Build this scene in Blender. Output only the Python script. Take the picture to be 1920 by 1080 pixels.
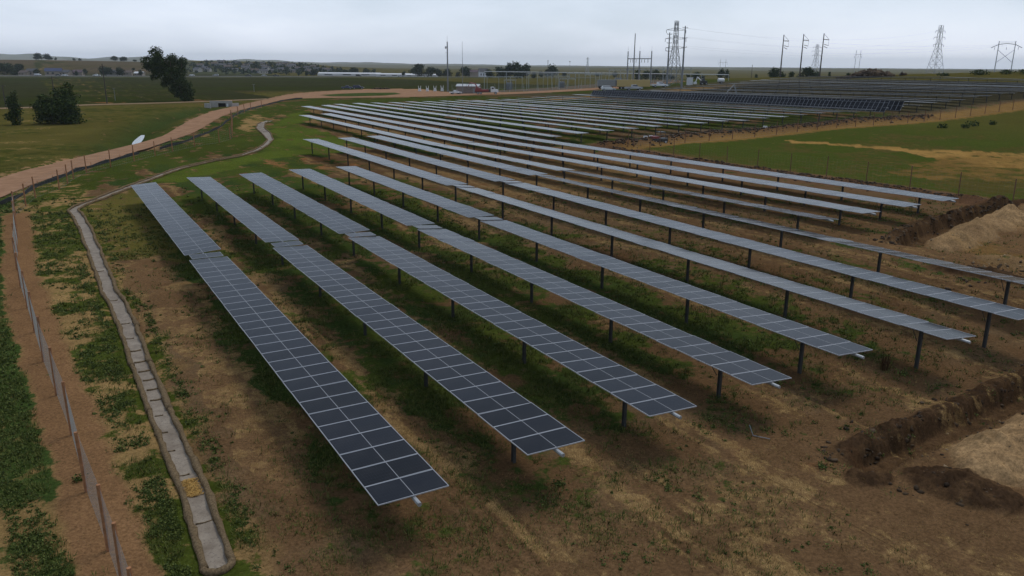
import bpy, bmesh, math, random
import numpy as np
from mathutils import Vector, Matrix, Euler
for o in list(bpy.data.objects): bpy.data.objects.remove(o)
SC = bpy.context.scene
COL = SC.collection
R_ = random.Random(7)
NP = np.random.default_rng(11)
# ---------------------------------------------------------------- camera
CAM_H = 13.8
cam_d = bpy.data.cameras.new('camera'); cam = bpy.data.objects.new('camera', cam_d); COL.objects.link(cam)
SC.camera = cam
cam_d.sensor_width = 36.0; cam_d.lens = 36.0*1482.4/1920.0
cam_d.clip_start = 0.1; cam_d.clip_end = 60000
_p = math.radians(15.74); _r = math.radians(-.4)
_R = Vector((1, 0, 0)); _D = Vector((0, -math.sin(_p), -math.cos(_p))); _F = Vector((0, math.cos(_p), -math.sin(_p)))
_X = math.cos(_r)*_R + math.sin(_r)*_D; _Y = -(-math.sin(_r)*_R + math.cos(_r)*_D)
_m = Matrix((_X, _Y, -_F)).transposed().to_4x4(); _m.translation = Vector((0, 0, CAM_H)); cam.matrix_world = _m
# ---------------------------------------------------------------- sky: high overcast over a clear-sky base
SUN_EL, SUN_ROT = math.radians(62), math.radians(40)
world = bpy.data.worlds.new('World'); SC.world = world; world.use_nodes = True
nt = world.node_tree; nt.nodes.clear(); N = nt.nodes.new; L = nt.links.new
out = N('ShaderNodeOutputWorld'); bg = N('ShaderNodeBackground'); L(bg.outputs[0], out.inputs[0])
sky = N('ShaderNodeTexSky'); sky.sky_type = 'NISHITA'; sky.sun_disc = False
sky.sun_elevation = SUN_EL; sky.sun_rotation = SUN_ROT; sky.air_density = 1.6; sky.dust_density = .4
tc = N('ShaderNodeTexCoord'); mp = N('ShaderNodeMapping'); mp.inputs['Scale'].default_value = (1.1, 1.1, 4.2); mp.inputs['Location'].default_value = (3.1, 0.4, 1.7)
L(tc.outputs['Generated'], mp.inputs[0])
n1 = N('ShaderNodeTexNoise'); n1.inputs['Scale'].default_value = 2.1; n1.inputs['Detail'].default_value = 6; n1.inputs['Roughness'].default_value = .52; n1.inputs['Distortion'].default_value = .35
L(mp.outputs[0], n1.inputs[0])
cr = N('ShaderNodeValToRGB'); e = cr.color_ramp.elements
e[0].position = .36; e[0].color = (.46, .565, .74, 1); e[1].position = .66; e[1].color = (.70, .79, .98, 1)
L(n1.outputs[0], cr.inputs[0])
sc_ = N('ShaderNodeVectorMath'); sc_.operation = 'SCALE'; sc_.inputs[3].default_value = 0.12
L(sky.outputs[0], sc_.inputs[0])
mx = N('ShaderNodeMix'); mx.data_type = 'RGBA'; mx.inputs[0].default_value = .82
L(sc_.outputs[0], mx.inputs[6]); L(cr.outputs[0], mx.inputs[7])
# thinner, brighter cloud towards the horizon, all the way round
sz_ = N('ShaderNodeSeparateXYZ'); L(tc.outputs['Generated'], sz_.inputs[0]); hz_ = N('ShaderNodeMapRange'); hz_.interpolation_type = 'SMOOTHSTEP'
hz_.inputs[1].default_value = -.02; hz_.inputs[2].default_value = .19; hz_.inputs[3].default_value = 1.38; hz_.inputs[4].default_value = .76; L(sz_.outputs[2], hz_.inputs[0])
hm_ = N('ShaderNodeVectorMath'); hm_.operation = 'SCALE'; L(mx.outputs[2], hm_.inputs[0]); L(hz_.outputs[0], hm_.inputs[3]); L(hm_.outputs[0], bg.inputs[0]); bg.inputs[1].default_value = 1.0
sun_d = bpy.data.lights.new('sun', 'SUN'); sun = bpy.data.objects.new('sun', sun_d); COL.objects.link(sun)
sun_d.energy = 1.4; sun_d.angle = math.radians(20); sun_d.color = (1, .965, .91)
sun.rotation_euler = (math.pi/2-SUN_EL, 0, math.pi-SUN_ROT)
vs = SC.view_settings; vs.view_transform = 'Standard'; vs.look = 'None'; vs.exposure = 0.0; vs.gamma = 1.0; vs.use_curve_mapping = False
SC.cycles.max_bounces = 5; SC.cycles.diffuse_bounces = 2; SC.cycles.glossy_bounces = 3; SC.cycles.transparent_max_bounces = 8
SC.cycles.volume_bounces = 1; SC.cycles.use_denoising = True
try: SC.cycles.denoiser = 'OPENIMAGEDENOISE'
except Exception: pass
# ---------------------------------------------------------------- helpers
MATS = {}
def node_mat(name):
    m = bpy.data.materials.new(name); m.use_nodes = True; t = m.node_tree
    MATS[name] = m
    return m, t, t.nodes['Principled BSDF']
def pm(name, col, rough=.75, metal=0.0, var=.25, scale=3.0, bump=0.0, spec=.4, col2=None):
    """plain procedural material: colour broken up by two octaves of noise"""
    m, t, b = node_mat(name); n = t.nodes.new; l = t.links.new
    c = n('ShaderNodeTexCoord'); x = n('ShaderNodeTexNoise'); x.inputs['Scale'].default_value = scale; x.inputs['Detail'].default_value = 6; x.inputs['Roughness'].default_value = .65
    l(c.outputs['Object'], x.inputs[0])
    r = n('ShaderNodeValToRGB'); e = r.color_ramp.elements; e[0].position = .3; e[1].position = .7
    c2 = col2 or tuple(min(1, v*(1+var)) for v in col)
    e[0].color = (*[v*(1-var) for v in col], 1) if col2 is None else (*col, 1); e[1].color = (*c2, 1)
    l(x.outputs[0], r.inputs[0]); l(r.outputs[0], b.inputs['Base Color'])
    b.inputs['Roughness'].default_value = rough; b.inputs['Metallic'].default_value = metal; b.inputs['Specular IOR Level'].default_value = spec
    if bump:
        bp = n('ShaderNodeBump'); bp.inputs['Strength'].default_value = bump; bp.inputs['Distance'].default_value = .05
        l(x.outputs[0], bp.inputs['Height']); l(bp.outputs[0], b.inputs['Normal'])
    return m
class MB:
    """collects vertices and faces of one mesh"""
    def __init__(s): s.v = []; s.f = []; s.m = []
    def add(s, vs, fs, mi=0):
        k = len(s.v); s.v += [tuple(p) for p in vs]; s.f += [tuple(k+i for i in q) for q in fs]; s.m += [mi]*len(fs); return s
    def box(s, c, d, mi=0, rz=0.0, taper=1.0, M=None):
        hx, hy, hz = d[0]/2, d[1]/2, d[2]/2; P = []
        ca, sa = math.cos(rz), math.sin(rz)
        for z in (-1, 1):
            k = taper if z > 0 else 1
            for x, y in ((-1, -1), (1, -1), (1, 1), (-1, 1)):
                a, b = x*hx*k, y*hy*k; p = Vector((c[0]+a*ca-b*sa, c[1]+a*sa+b*ca, c[2]+z*hz))
                P.append(M @ p if M else p)
        return s.add(P, [(3, 2, 1, 0), (4, 5, 6, 7), (0, 1, 5, 4), (1, 2, 6, 5), (2, 3, 7, 6), (3, 0, 4, 7)], mi)
    def tube(s, pts, rad, n=6, mi=0, cap=True):
        pts = [Vector(p) for p in pts]; rs = rad if isinstance(rad, (list, tuple)) else [rad]*len(pts)
        k = len(s.v)
        for i, p in enumerate(pts):
            d = (pts[min(i+1, len(pts)-1)]-pts[max(i-1, 0)])
            d = d.normalized() if d.length > 1e-9 else Vector((0, 0, 1))
            u = d.cross(Vector((0, 0, 1)));
            if u.length < 1e-3: u = Vector((1, 0, 0))
            u.normalize(); w = d.cross(u)
            for j in range(n):
                a = 2*math.pi*j/n; s.v.append(tuple(p+u*math.cos(a)*rs[i]+w*math.sin(a)*rs[i]))
        for i in range(len(pts)-1):
            for j in range(n):
                s.f.append((k+i*n+j, k+i*n+(j+1) % n, k+(i+1)*n+(j+1) % n, k+(i+1)*n+j)); s.m.append(mi)
        if cap:
            s.f.append(tuple(k+j for j in range(n))[::-1]); s.f.append(tuple(k+(len(pts)-1)*n+j for j in range(n))); s.m += [mi, mi]
        return s
    def bar(s, a, b, w, mi=0, n=4): return s.tube([a, b], w*.6, n, mi)
    def mesh(s, name, mats, smooth=False):
        me = bpy.data.meshes.new(name); me.from_pydata(s.v, [], s.f); me.update()
        for m in mats: me.materials.append(MATS[m])
        if len(mats) > 1: me.polygons.foreach_set('material_index', s.m)
        if smooth: me.polygons.foreach_set('use_smooth', [True]*len(me.polygons))
        return me
    def build(s, name, mats, parent=None, loc=(0, 0, 0), smooth=False):
        return link(name, s.mesh(name, [mats] if isinstance(mats, str) else mats, smooth), parent, loc)
def link(name, me, parent=None, loc=(0, 0, 0), rot=None, scale=None):
    o = bpy.data.objects.new(name, me); COL.objects.link(o); o.location = loc
    if parent is not None: o.parent = parent
    if rot: o.rotation_euler = rot
    if scale: o.scale = scale
    return o
def tag(o, label=None, cat=None, group=None, kind=None):
    if label: o['label'] = label
    if cat: o['category'] = cat
    if group: o['group'] = group
    if kind: o['kind'] = kind
    return o
def thing(name, label, cat, loc, rz=0.0, group=None):
    o = bpy.data.objects.new(name, None); COL.objects.link(o); o.location = loc; o.rotation_euler = (0, 0, rz); o.empty_display_size = .3
    return tag(o, label, cat, group)
ORD = ['first', 'second', 'third', 'fourth', 'fifth', 'sixth', 'seventh', 'eighth', 'ninth', 'tenth', 'eleventh', 'twelfth', 'thirteenth', 'fourteenth', 'fifteenth', 'sixteenth', 'seventeenth', 'eighteenth', 'nineteenth', 'twentieth']
def nth(k):
    if k < 20: return ORD[k]
    n = k+1; t = {2: 'twent', 3: 'thirt', 4: 'fort', 5: 'fift'}[n//10]
    return t+'ieth' if n % 10 == 0 else t+'y-'+ORD[n % 10-1]
#--TERRAIN
AZ = math.radians(30.54)
CAM_H = 13.8
A_ = np.array([math.cos(AZ), math.sin(AZ)])
D_ = np.array([-math.sin(AZ), math.cos(AZ)])
S0 = 8.144
PITCH = 5.25
def site(i, t):
    """row number i and distance t along the rows -> world x, y"""
    s = S0 + i*PITCH
    return (s*A_[0] + t*D_[0], s*A_[1] + t*D_[1])
CTRL = [(-14,10,-.5),(-5,0,-.4),(-3,15,-.25),(-1,20,-.28),(0,20,-.25),(2,22.6,-.14),(4,22.8,0.0),(5,20.5,.08),(6,20.5,.2),(7,27.8,.9),(8,41.5,1.32),(10,41.6,1.4),(13,40,1.6),
 (5,0,-.3),(10,0,.3),(14,15,1.2),(20,20,2.0),(30,20,3.2),
 (-3,54,-.05),(0,54,.15),(2,54,.32),(4,54,.35),(5,53,.55),(8,73,.95),(9,90,.9),(11,75,1.1),(13.3,66,1.5),
 (-3,86,0),(0,86,.4),(2,86,.6),(4,84.5,.7),(5,84,.95),(5,117,.95),(7,118,.95),(-2.4,100,0.02),
 (8,107,.9),(10,107,1.0),(12,107,1.3),(13.5,97,1.68),(14,107,1.9),(17,97,2.05),(17,107,2.35),(20,97,2.6),(23,97,3.2),(26.7,97,3.4),(28,108,4.0),(30,97,4.1),(33.6,97,5.1),(34,107,5.9),(38,107,6.9),
 (20,60,2.2),(30,60,3.6),(40,80,6.0),(16,80,1.75),(25,80,2.9),(50,60,7.5),(50,100,9),
 (0,110,.35),(2,130,.5),(0,140,.3),(-2,130,-.1),(4,158,.7),(8,175,1.35),(10,208,1.55),(12,210,1.8),(18,216,2.05),(24,216,2.55),(28,213,3.5),(33,216,4.5),(38.6,216,6.1),(44,216,7.9),(48,216,8.8),
 (20,160,2.2),(28,160,3.7),(38,160,6.4),(46,160,8.6),
 (54.5,174,11.8),(57,145,12.7),(59,242,10.2),(70,170,12.4),(64,120,12.9),(80,250,9),(80,110,12),
 (1.5,172,-.35),(-.7,227,-.2),(-4,172,-.4),(-10,120,-.4),(-12,200,-.4),(8,269,.5),(7.5,320,.5),(2.4,300,.4),(-10,300,0),(-20,250,0),
 (7.8,194,1.2),(13,240,1.6),(20,260,1.7),(21,322,1.5),(25,400,1.4),(28.5,306,2.0),(28,260,2.4),(36,300,3.6),(40,260,5.5),(45,300,6.8),(50,300,7.8),(40,340,3.5),(50,380,3.5),(64,388,3.2),(60,320,7),
 (10,700,0.3),(-30,600,0),(-60,400,0),(40,600,2.2),(80,600,2),(120,450,3),(120,200,6),(110,50,9),(0,1000,0),(80,1000,0),(150,700,0),(-100,800,0),(160,100,4),(60,-100,4),(0,-100,-1),(-60,-50,-1),(-80,150,-.5)]
_P = np.array([site(i, t) for i, t, z in CTRL]); _Z = np.array([z for i, t, z in CTRL])
_C2 = 14.0**2
def _phi(d2): return np.sqrt(d2 + _C2)
_M = _phi(((_P[:, None, :] - _P[None, :, :])**2).sum(-1))
_n = len(_P)
_K = np.zeros((_n+1, _n+1)); _K[:_n, :_n] = _M - np.eye(_n)*.6; _K[:_n, _n] = 1; _K[_n, :_n] = 1
_W = np.linalg.solve(_K, np.append(_Z, 0))
_HTAB = None
def interp(x, xs, ys): return np.interp(x, xs, ys)
def sstep(a, b, x):
    u = np.clip((x-a)/(b-a), 0, 1); return u*u*(3-2*u)
def base_h(x, y):
    x = np.asarray(x, float); y = np.asarray(y, float); sh = x.shape
    x = x.ravel(); y = y.ravel(); out = np.zeros(len(x))
    for k in range(0, len(x), 20000):
        d2 = (x[k:k+20000, None]-_P[None, :, 0])**2 + (y[k:k+20000, None]-_P[None, :, 1])**2
        out[k:k+20000] = _phi(d2) @ _W[:_n] + _W[_n]
    r = np.hypot(x, y); az = np.degrees(np.arctan2(x, y))       # azimuth, right positive
    w = sstep(700, 1150, r)
    far = np.zeros(len(x))
    # low ridges beyond the highway (brown slope, then the housing slope), then the distant hills
    c1 = interp(az, [-60, -36, -30, -25, -23.6, -21], [9, 17, 17, 15.5, 14, 0])
    c2 = interp(az, [-25, -23.4, -21, -17, -14.5, -12.5, -10, -5], [0, 17, 18, 17.5, 15, 9, 5, 0])
    far += np.maximum(c1*sstep(1000, 1650, r)*(1-sstep(1750, 2600, r)), c2*sstep(1080, 1800, r)*(1-sstep(1900, 2800, r)))
    c3 = interp(az, [-70, -34, -27, -22, -17, -10, 2, 20, 60], [120, 118, 96, 82, 62, 36, 12, 2, 2])
    far += c3*sstep(4500, 11500, r)*(.8+.2*np.sin(az*.9+r*.0004))*(.93+.07*np.sin(az*3.1+1))
    far += 6*np.sin(r*.0016+az*.25)*sstep(2600, 4000, r)
    out = out*(1-w) + far*w
    return out.reshape(sh)
#--END
# ---------------------------------------------------------------- plan of the site (metres; camera foot at 0,0; +y is away)
FENCE_L = [(-9.3, 16.7), (-10.6, 18.6), (-12.0, 20.6), (-14.3, 23.8), (-17.0, 27.9), (-19.7, 31.7), (-22.5, 35.6), (-25.3, 39.7), (-28.1, 43.8), (-31.0, 48.0), (-33.9, 52.4), (-37.0, 57.6), (-40.0, 62.5), (-43.0, 67.3), (-46.1, 72.3)]
FENCE_ROAD = [(-46.1, 72.3), (-47.9, 77.0), (-49.8, 81.9), (-50.3, 87.3), (-51.6, 91.4), (-53.1, 95.5), (-54.5, 101.2), (-53.9, 106.3), (-53.6, 112.5), (-53.4, 118.9), (-53.0, 124.2), (-52.2, 131.0), (-50.1, 136.5), (-49.9, 141.3), (-51.2, 146.2), (-52.9, 151.0), (-54.6, 156.0), (-56.3, 161.0), (-58.0, 166.0), (-59.8, 171.0), (-61.4, 176.0), (-63.1, 181.0), (-64.9, 186.0), (-67.9, 194.2), (-70.5, 206.8), (-72.1, 216.8), (-74.1, 228.5), (-75.3, 242.3)]
ROAD_UP = [(-62.2, 90.0), (-63.8, 98.3), (-64.6, 103.7), (-65.3, 114.6), (-63.6, 124.8), (-64.6, 141.1), (-68.4, 155.2), (-73.4, 175.4), (-79.7, 200.7), (-86.5, 233.2), (-89.0, 258.7), (-90.5, 282.2), (-94.5, 318.7), (-97.1, 352.2), (-94.7, 377.6), (-84.6, 402.7), (-69.1, 425.3), (-45.5, 412.5), (-30.4, 363.8), (-23.7, 345.6), (-6.8, 352.8), (15.4, 349.1), (36.4, 349.6), (55.5, 358.3), (77.5, 362.8)]
ROAD_LO = [(-52.3, 75.0), (-54.0, 82.7), (-55.6, 91.2), (-58.2, 103.3), (-58.1, 117.7), (-58.7, 130.1), (-60.9, 142.8), (-64.6, 160.0), (-66.2, 172.9), (-71.5, 192.1), (-74.1, 203.7), (-77.6, 229.6), (-81.2, 255.7), (-82.3, 273.3), (-86.0, 296.5), (-84.1, 310.5), (-73.5, 313.1), (-49.7, 312.0), (-41.3, 313.4), (-29.3, 324.5), (-13.9, 327.6), (-6.4, 328.7), (14.7, 331.8), (34.9, 334.7), (50.3, 338.4)]
ROAD_UP = [(-58, 74), (-60.5, 82)] + ROAD_UP; ROAD_LO = [(-49, 60), (-50.5, 68)] + ROAD_LO
ISLAND = [(-80.4, 338.1), (-74.3, 351.4), (-66.7, 360.0), (-52.7, 361.6), (-47.7, 345.4), (-52.4, 329.1), (-64.1, 322.9), (-72.9, 324.3)]
TRACK = [(-200, 205), (-160.6, 238.0), (-154.9, 244.1), (-147.5, 249.3), (-139.2, 263.1), (-128.8, 270.8), (-116.9, 281.4), (-107.4, 291.4), (-99.1, 300.0), (-92, 306)]
HWY = [(-760, 690), (-533.0, 755), (-323.8, 800), (-136.5, 838), (-36.4, 858), (90, 880)]
SWALE = [(-8.5, 19.9), (-9.6, 21.9), (-10.6, 23.7), (-11.7, 25.4), (-12.9, 27.4), (-14.3, 29.7), (-16.0, 32.7), (-17.8, 35.5), (-19.3, 38.0), (-20.7, 40.5), (-22.1, 42.7), (-23.7, 45.2), (-25.2, 47.4), (-27.0, 50.5), (-29.5, 54.7), (-32.5, 59.7), (-36.1, 65.6), (-39.7, 71.4), (-42.0, 74.7), (-42.4, 77.8), (-42.4, 80.8), (-42.8, 87.7), (-43.2, 95.3), (-43.5, 102.4), (-42.0, 111.6), (-40.1, 116.9), (-39.7, 123.1), (-40.8, 131.7), (-42.5, 140.2), (-47.0, 152.7), (-52.4, 166.4), (-55.6, 177.9), (-56.4, 186.4)]
POND = [(-66.1, 136.3), (-72.0, 150.8), (-76.6, 163.0), (-77.4, 164.5), (-68.2, 146.4), (-66.3, 140.7)]
DITCH = [(-64, 128), (-67, 138), (-71, 150), (-78, 168), (-86, 195), (-92, 225), (-93.5, 250)]
SILT = [(-50.9, 77.7), (-51.4, 81.1), (-52.9, 86.0), (-54.4, 90.6), (-54.9, 94.8), (-56.6, 102.5), (-56.9, 109.0), (-57.0, 115.2), (-57.2, 122.0)]
SILT2 = [(-56.4, 127.5), (-56.5, 137.4), (-59, 150), (-62.4, 170.7), (-66.8, 188.4), (-71.9, 209.6), (-75.4, 230), (-79.9, 265.1), (-83, 295), (-80, 308)]
TRENCH = [(12.2, 25.6), (14.5, 27.1), (17.0, 28.7), (20.0, 30.6), (23.1, 32.6), (27, 35.1), (33, 39)]
TRENCH2 = [(28.6, 56.5), (32.9, 61.2), (37.6, 65.4), (42.7, 69.4), (47, 72.0)]
SANDPATH = [(43.1, 134.3), (48.5, 130.7), (53.5, 125.8), (59.3, 120.4), (62.5, 117.4), (75, 111.0), (72, 92), (58.7, 100.8), (58.2, 106.2), (56.5, 116.1), (51.4, 122.7), (45.5, 126.9)]
SANDPATCH = [(44, 94), (50, 100), (57, 108), (66, 114), (90, 112), (84, 82), (66, 84), (56, 87), (48, 89)]
LUSH = [(-57.3, 208.1), (-54.7, 219.9), (-45.2, 173.9), (-37.3, 155.3), (-28.6, 137.7), (-26.0, 120.9), (-30.0, 115.9), (-34.4, 111.1), (-37.0, 101.6), (-38.4, 89.9), (-43.1, 92.4), (-42.7, 100.3), (-39.9, 111.8), (-38.3, 121.5), (-40.9, 137.4), (-50.2, 165.4)]
VERGE = [(-72.5, 210.2), (-79.8, 287.4), (-51.4, 298.3), (-21.0, 312.3), (-19.6, 291.7), (-61.2, 256.7), (-55.6, 209.4), (-60.2, 196.9), (-55.6, 174.0), (-37.5, 121.4), (-44.8, 119.1), (-47.7, 107.3), (-46.8, 90.8), (-46.2, 81.9), (-50.4, 82.3), (-56.6, 103.5), (-56.6, 124.0), (-55.3, 142.7), (-62.8, 171.4)]
MEADOW = [(-41.8, 75.5), (-43.2, 88.5), (-39.6, 84.5), (-26.7, 61.4), (-23.5, 55.4), (-25.8, 56.2), (-28.2, 54.7), (-34.3, 63.5)]
BARE = [(-28.6, 54.0), (-25.6, 55.9), (-22.6, 53.2), (-14.6, 38.5), (-9.9, 30.8), (-6.5, 25.5), (-6.2, 22.8), (-7.9, 23.7), (-11.2, 28.8), (-15.3, 34.9), (-20.0, 40.9), (-25.1, 48.0)]
TANPATCH = [(-54.0, 156.3), (-65.7, 195.9), (-66.5, 207.8), (-59.8, 193.7), (-53.4, 166.8), (-50.8, 153.8)]
REDPATCH = [(-34.4, 111.1), (-25.9, 113.3), (-21.1, 104.0), (-27.0, 100.0), (-31.3, 103.2)]
GRAVELPAD = [(-34, 345), (-20, 372), (30, 392), (75, 400), (78, 366), (36, 351), (-6, 353.5), (-20, 345)]
# mounds of spoil: x, y, radius along, radius across, height, heading (deg), pale 0..1
MOUNDS = [(15.6, 24.5, 1.9, 1.1, .42, -35, 0), (18.4, 26.5, 2.6, 1.5, .85, 32, 1), (21.2, 28.2, 2.8, 1.6, 1.0, 33, .9), (24.4, 30.4, 3.0, 1.7, 1.0, 30, 1), (28.5, 33.0, 5, 2.0, .8, 33, .8),
          (12.7, 25.2, .9, .6, .18, 20, 0), (32.4, 57.0, 2.6, 1.5, .9, 40, .8), (35.9, 60.2, 2.6, 1.6, 1.0, 55, .7), (38.4, 62.6, 2.2, 1.5, .8, 20, .9), (41.2, 65.0, 2.8, 1.8, 1.2, 40, 1.0), (37.0, 52.0, 3.0, 1.6, .8, 60, .5), (33.5, 51.5, 2.2, 1.0, .5, 120, .3),
          (44.5, 63.0, 4, 2.5, .5, 20, .6), (30.2, 48.6, 3.5, .8, .5, -40, .15), (47, 67, 5, 3, .55, 30, .5)]
def seg_dist(px, py, line):
    """distance to a polyline, and signed side (positive = to the left of travel), and station"""
    best = np.full(px.shape, 1e9); side = np.zeros(px.shape); stn = np.zeros(px.shape); s0 = 0.0
    for (ax, ay), (bx, by) in zip(line[:-1], line[1:]):
        dx, dy = bx-ax, by-ay; ll = dx*dx+dy*dy; ln = math.sqrt(ll)
        u = np.clip(((px-ax)*dx+(py-ay)*dy)/ll, 0, 1)
        ex, ey = px-ax-u*dx, py-ay-u*dy; d = np.hypot(ex, ey); m = d < best
        best = np.where(m, d, best); side = np.where(m, np.sign(dx*ey-dy*ex), side); stn = np.where(m, s0+u*ln, stn); s0 += ln
    return best, side, stn
def inside(px, py, poly):
    c = np.zeros(px.shape, bool); n = len(poly)
    for k in range(n):
        (x1, y1), (x2, y2) = poly[k], poly[(k+1) % n]
        if y1 == y2: continue
        c ^= ((y1 > py) != (y2 > py)) & (px < (x2-x1)*(py-y1)/(y2-y1)+x1)
    return c
def _hash(ix, iy, seed):
    n = (ix.astype(np.int64)*374761393 + iy.astype(np.int64)*668265263 + seed*974634777) & 0xffffffff
    n = ((n ^ (n >> 13))*1274126177) & 0xffffffff
    return ((n ^ (n >> 16)) & 0xffff)/65535.0
def vnoise(x, y, s, seed=0):
    x = np.asarray(x)/s; y = np.asarray(y)/s; ix = np.floor(x); iy = np.floor(y); fx = x-ix; fy = y-iy
    fx = fx*fx*(3-2*fx); fy = fy*fy*(3-2*fy)
    a = _hash(ix, iy, seed); b = _hash(ix+1, iy, seed); c = _hash(ix, iy+1, seed); d = _hash(ix+1, iy+1, seed)
    return (a*(1-fx)+b*fx)*(1-fy)+(c*(1-fx)+d*fx)*fy
def fbm(x, y, s, oct=4, seed=0):
    t = 0; a = .5; w = 0
    for k in range(oct):
        t = t+a*vnoise(x+17*k, y-9*k, s, seed+k); w += a; a *= .55; s *= .48
    return t/w
def rowcoord(x, y): return (x*A_[0]+y*A_[1]-S0)/PITCH, x*D_[0]+y*D_[1]
ROADPOLY = ROAD_UP + ROAD_LO[::-1]
SPOIL1 = [site(12.72, t) for t in np.linspace(37, 97, 14)]
SPOIL2 = [site(i, 100.6+1.2*math.sin(i*.8)) for i in np.linspace(12.6, 28.5, 26)]
def features(x, y):
    """height added to the base terrain by ditches, trenches, spoil; returns (dz, dict of masks)"""
    dz = np.zeros(x.shape); M = {}
    near = np.hypot(x, y) < 420
    # spoil ridges along the two right-hand fences
    d, sd, st = seg_dist(x, y, SPOIL1); j = fbm(x, y, 2.2, 3, 3)
    w = 1.5; r1 = np.clip(1-(d/w)**2, 0, 1)*(.25+.75*j); dz += .8*r1; M['spoil'] = np.clip(1.25-d/w, 0, 1)
    d, sd, st = seg_dist(x, y, SPOIL2); j = fbm(x, y, 3.0, 3, 5)
    w = 2.3; r2 = np.clip(1-(d/w)**2, 0, 1)*(.35+.75*j); dz += 1.15*r2; M['spoil'] = np.maximum(M['spoil'], np.clip(1.2-d/w, 0, 1))
    # open trenches with clods thrown up on the far side
    M['clod'] = np.zeros(x.shape); M['floor'] = np.zeros(x.shape)
    for line, wd, dep, bank in ((TRENCH, .75, .62, .22), (TRENCH2, .9, .7, .42)):
        d, sd, st = seg_dist(x, y, line); jj = fbm(x, y, .8, 3, 8)
        dd = d*sd; tot = np.sqrt((np.diff(np.array(line), axis=0)**2).sum(1)).sum()
        endm = sstep(0.05, 1.2, st)
        dz += -dep*endm*(1-sstep(wd*.45, wd*1.05, d+.3*(jj-.5)))
        bk = np.exp(-((dd-1.35*wd)/(.55*wd))**2)
        dz += bank*bk*(.05+1.9*jj)*endm+.16*bk*endm*(fbm(x, y, .45, 2, 61)-.5)
        M['clod'] = np.maximum(M['clod'], np.clip(bk*1.5, 0, 1)*endm*(d < 4)); M['clod'] = np.maximum(M['clod'], np.where(d < wd*1.0, .85*endm, 0))
        M['floor'] = np.maximum(M['floor'], np.where((d < wd*.55), .8*endm, 0))
    M['pale'] = np.zeros(x.shape)
    for mx_, my_, ra, rb, h, hd, pale in MOUNDS:
        c, s = math.cos(math.radians(hd)), math.sin(math.radians(hd))
        u = ((x-mx_)*c+(y-my_)*s)/ra; v = (-(x-mx_)*s+(y-my_)*c)/rb
        q = np.sqrt(u*u+v*v)+.35*(fbm(x, y, 1.3, 3, 21)-.5)
        k = np.clip(1-q, 0, 1); dz += h*(k**.9)*(1.05+.4*(fbm(x, y, .5, 2, 31)-.5))*1.15
        mk = np.clip((1.12-q)*5, 0, 1)
        if pale > .25: M['pale'] = np.maximum(M['pale'], mk*pale)
        else: M['clod'] = np.maximum(M['clod'], mk)
    # roadside ditch with standing water
    d, sd, st = seg_dist(x, y, DITCH); dz -= 1.15*np.exp(-(d/3.6)**2)*near; M['ditch'] = np.exp(-(d/6)**2)
    # shallow drainage channel
    d, sd, st = seg_dist(x, y, SWALE); dz -= .10*np.exp(-(d/.55)**2); M['swale'] = d
    return dz, M
def road_mask(x, y): return inside(x, y, ROADPOLY) & ~inside(x, y, ISLAND)
def in_patch(x, y, line, w0, w1):
    P = np.array(line, float); o = P[0]; dv = P[-1]-P[0]; ln = np.hypot(*dv); dv = dv/ln; u = (x-o[0])*dv[0]+(y-o[1])*dv[1]; w = -(x-o[0])*dv[1]+(y-o[1])*dv[0]
    return (u > -2.4) & (u < ln+.4) & (w > w0+.6) & (w < w1-.6)
def ground_h(x, y, bumps=True, hole=True):
    x = np.asarray(x, float); y = np.asarray(y, float)
    z = base_h(x, y); dz, M = features(x, y); r = np.hypot(x, y); z = z+dz*(r < 500)
    if bumps:
        z = z+((fbm(x, y, 6, 3, 40)-.5)*.16+(fbm(x, y, .9, 3, 41)-.5)*.07)*(1-sstep(120, 300, r))
        z = z-.10*road_mask(x, y)
    if hole: z = z-.45*(in_patch(x, y, TRENCH, -4.6, 2.6)|in_patch(x, y, [(27, 50), (47, 70)], -9, 6.5))
    return z
def gh(x, y): return ground_h(x, y, True, False)
def gz(x, y): return float(gh(np.array([x]), np.array([y]))[0])
def bz(x, y): return float(base_h(np.array([x]), np.array([y]))[0])
# ---------------------------------------------------------------- ground sheet: rings about the viewpoint, fine where it is near
fine = np.arange(-44, 44.01, .2); co = np.arange(44+3, 316-.5, 4.0)
ang = np.radians(np.concatenate([fine, co]))
rad = [4.0]
while rad[-1] < 13400:
    r = rad[-1]; rad.append(r*(1.014 if r < 16 else 1.0085 if r < 130 else 1.012 if r < 420 else 1.025 if r < 3000 else 1.06))
rad = np.array(rad); na, nr = len(ang), len(rad)
RR, AA = np.meshgrid(rad, ang, indexing='ij'); GX = (RR*np.sin(AA)).ravel(); GY = (RR*np.cos(AA)).ravel()
GZ = ground_h(GX, GY)
idx = np.arange(nr*na).reshape(nr, na); nxt = np.roll(idx, -1, axis=1)
quads = np.stack([idx[:-1], idx[1:], nxt[1:], nxt[:-1]], -1).reshape(-1, 4)
cz = float(ground_h(np.array([0.]), np.array([0.]))[0])
verts = np.concatenate([np.stack([GX, GY, GZ], 1), [[0, 0, cz]]])
me = bpy.data.meshes.new('ground'); nv = len(verts); nq = len(quads)
tri = np.stack([np.full(na, nv-1), idx[0], np.roll(idx[0], -1)], 1)
me.vertices.add(nv); me.vertices.foreach_set('co', verts.ravel())
me.loops.add(nq*4+na*3); me.loops.foreach_set('vertex_index', np.concatenate([quads[:, ::-1].ravel(), tri[:, ::-1].ravel()]))
me.polygons.add(nq+na); me.polygons.foreach_set('loop_start', np.concatenate([np.arange(nq)*4, nq*4+np.arange(na)*3]))
me.polygons.foreach_set('use_smooth', np.ones(nq+na, bool)); me.update(); me.validate()
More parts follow.
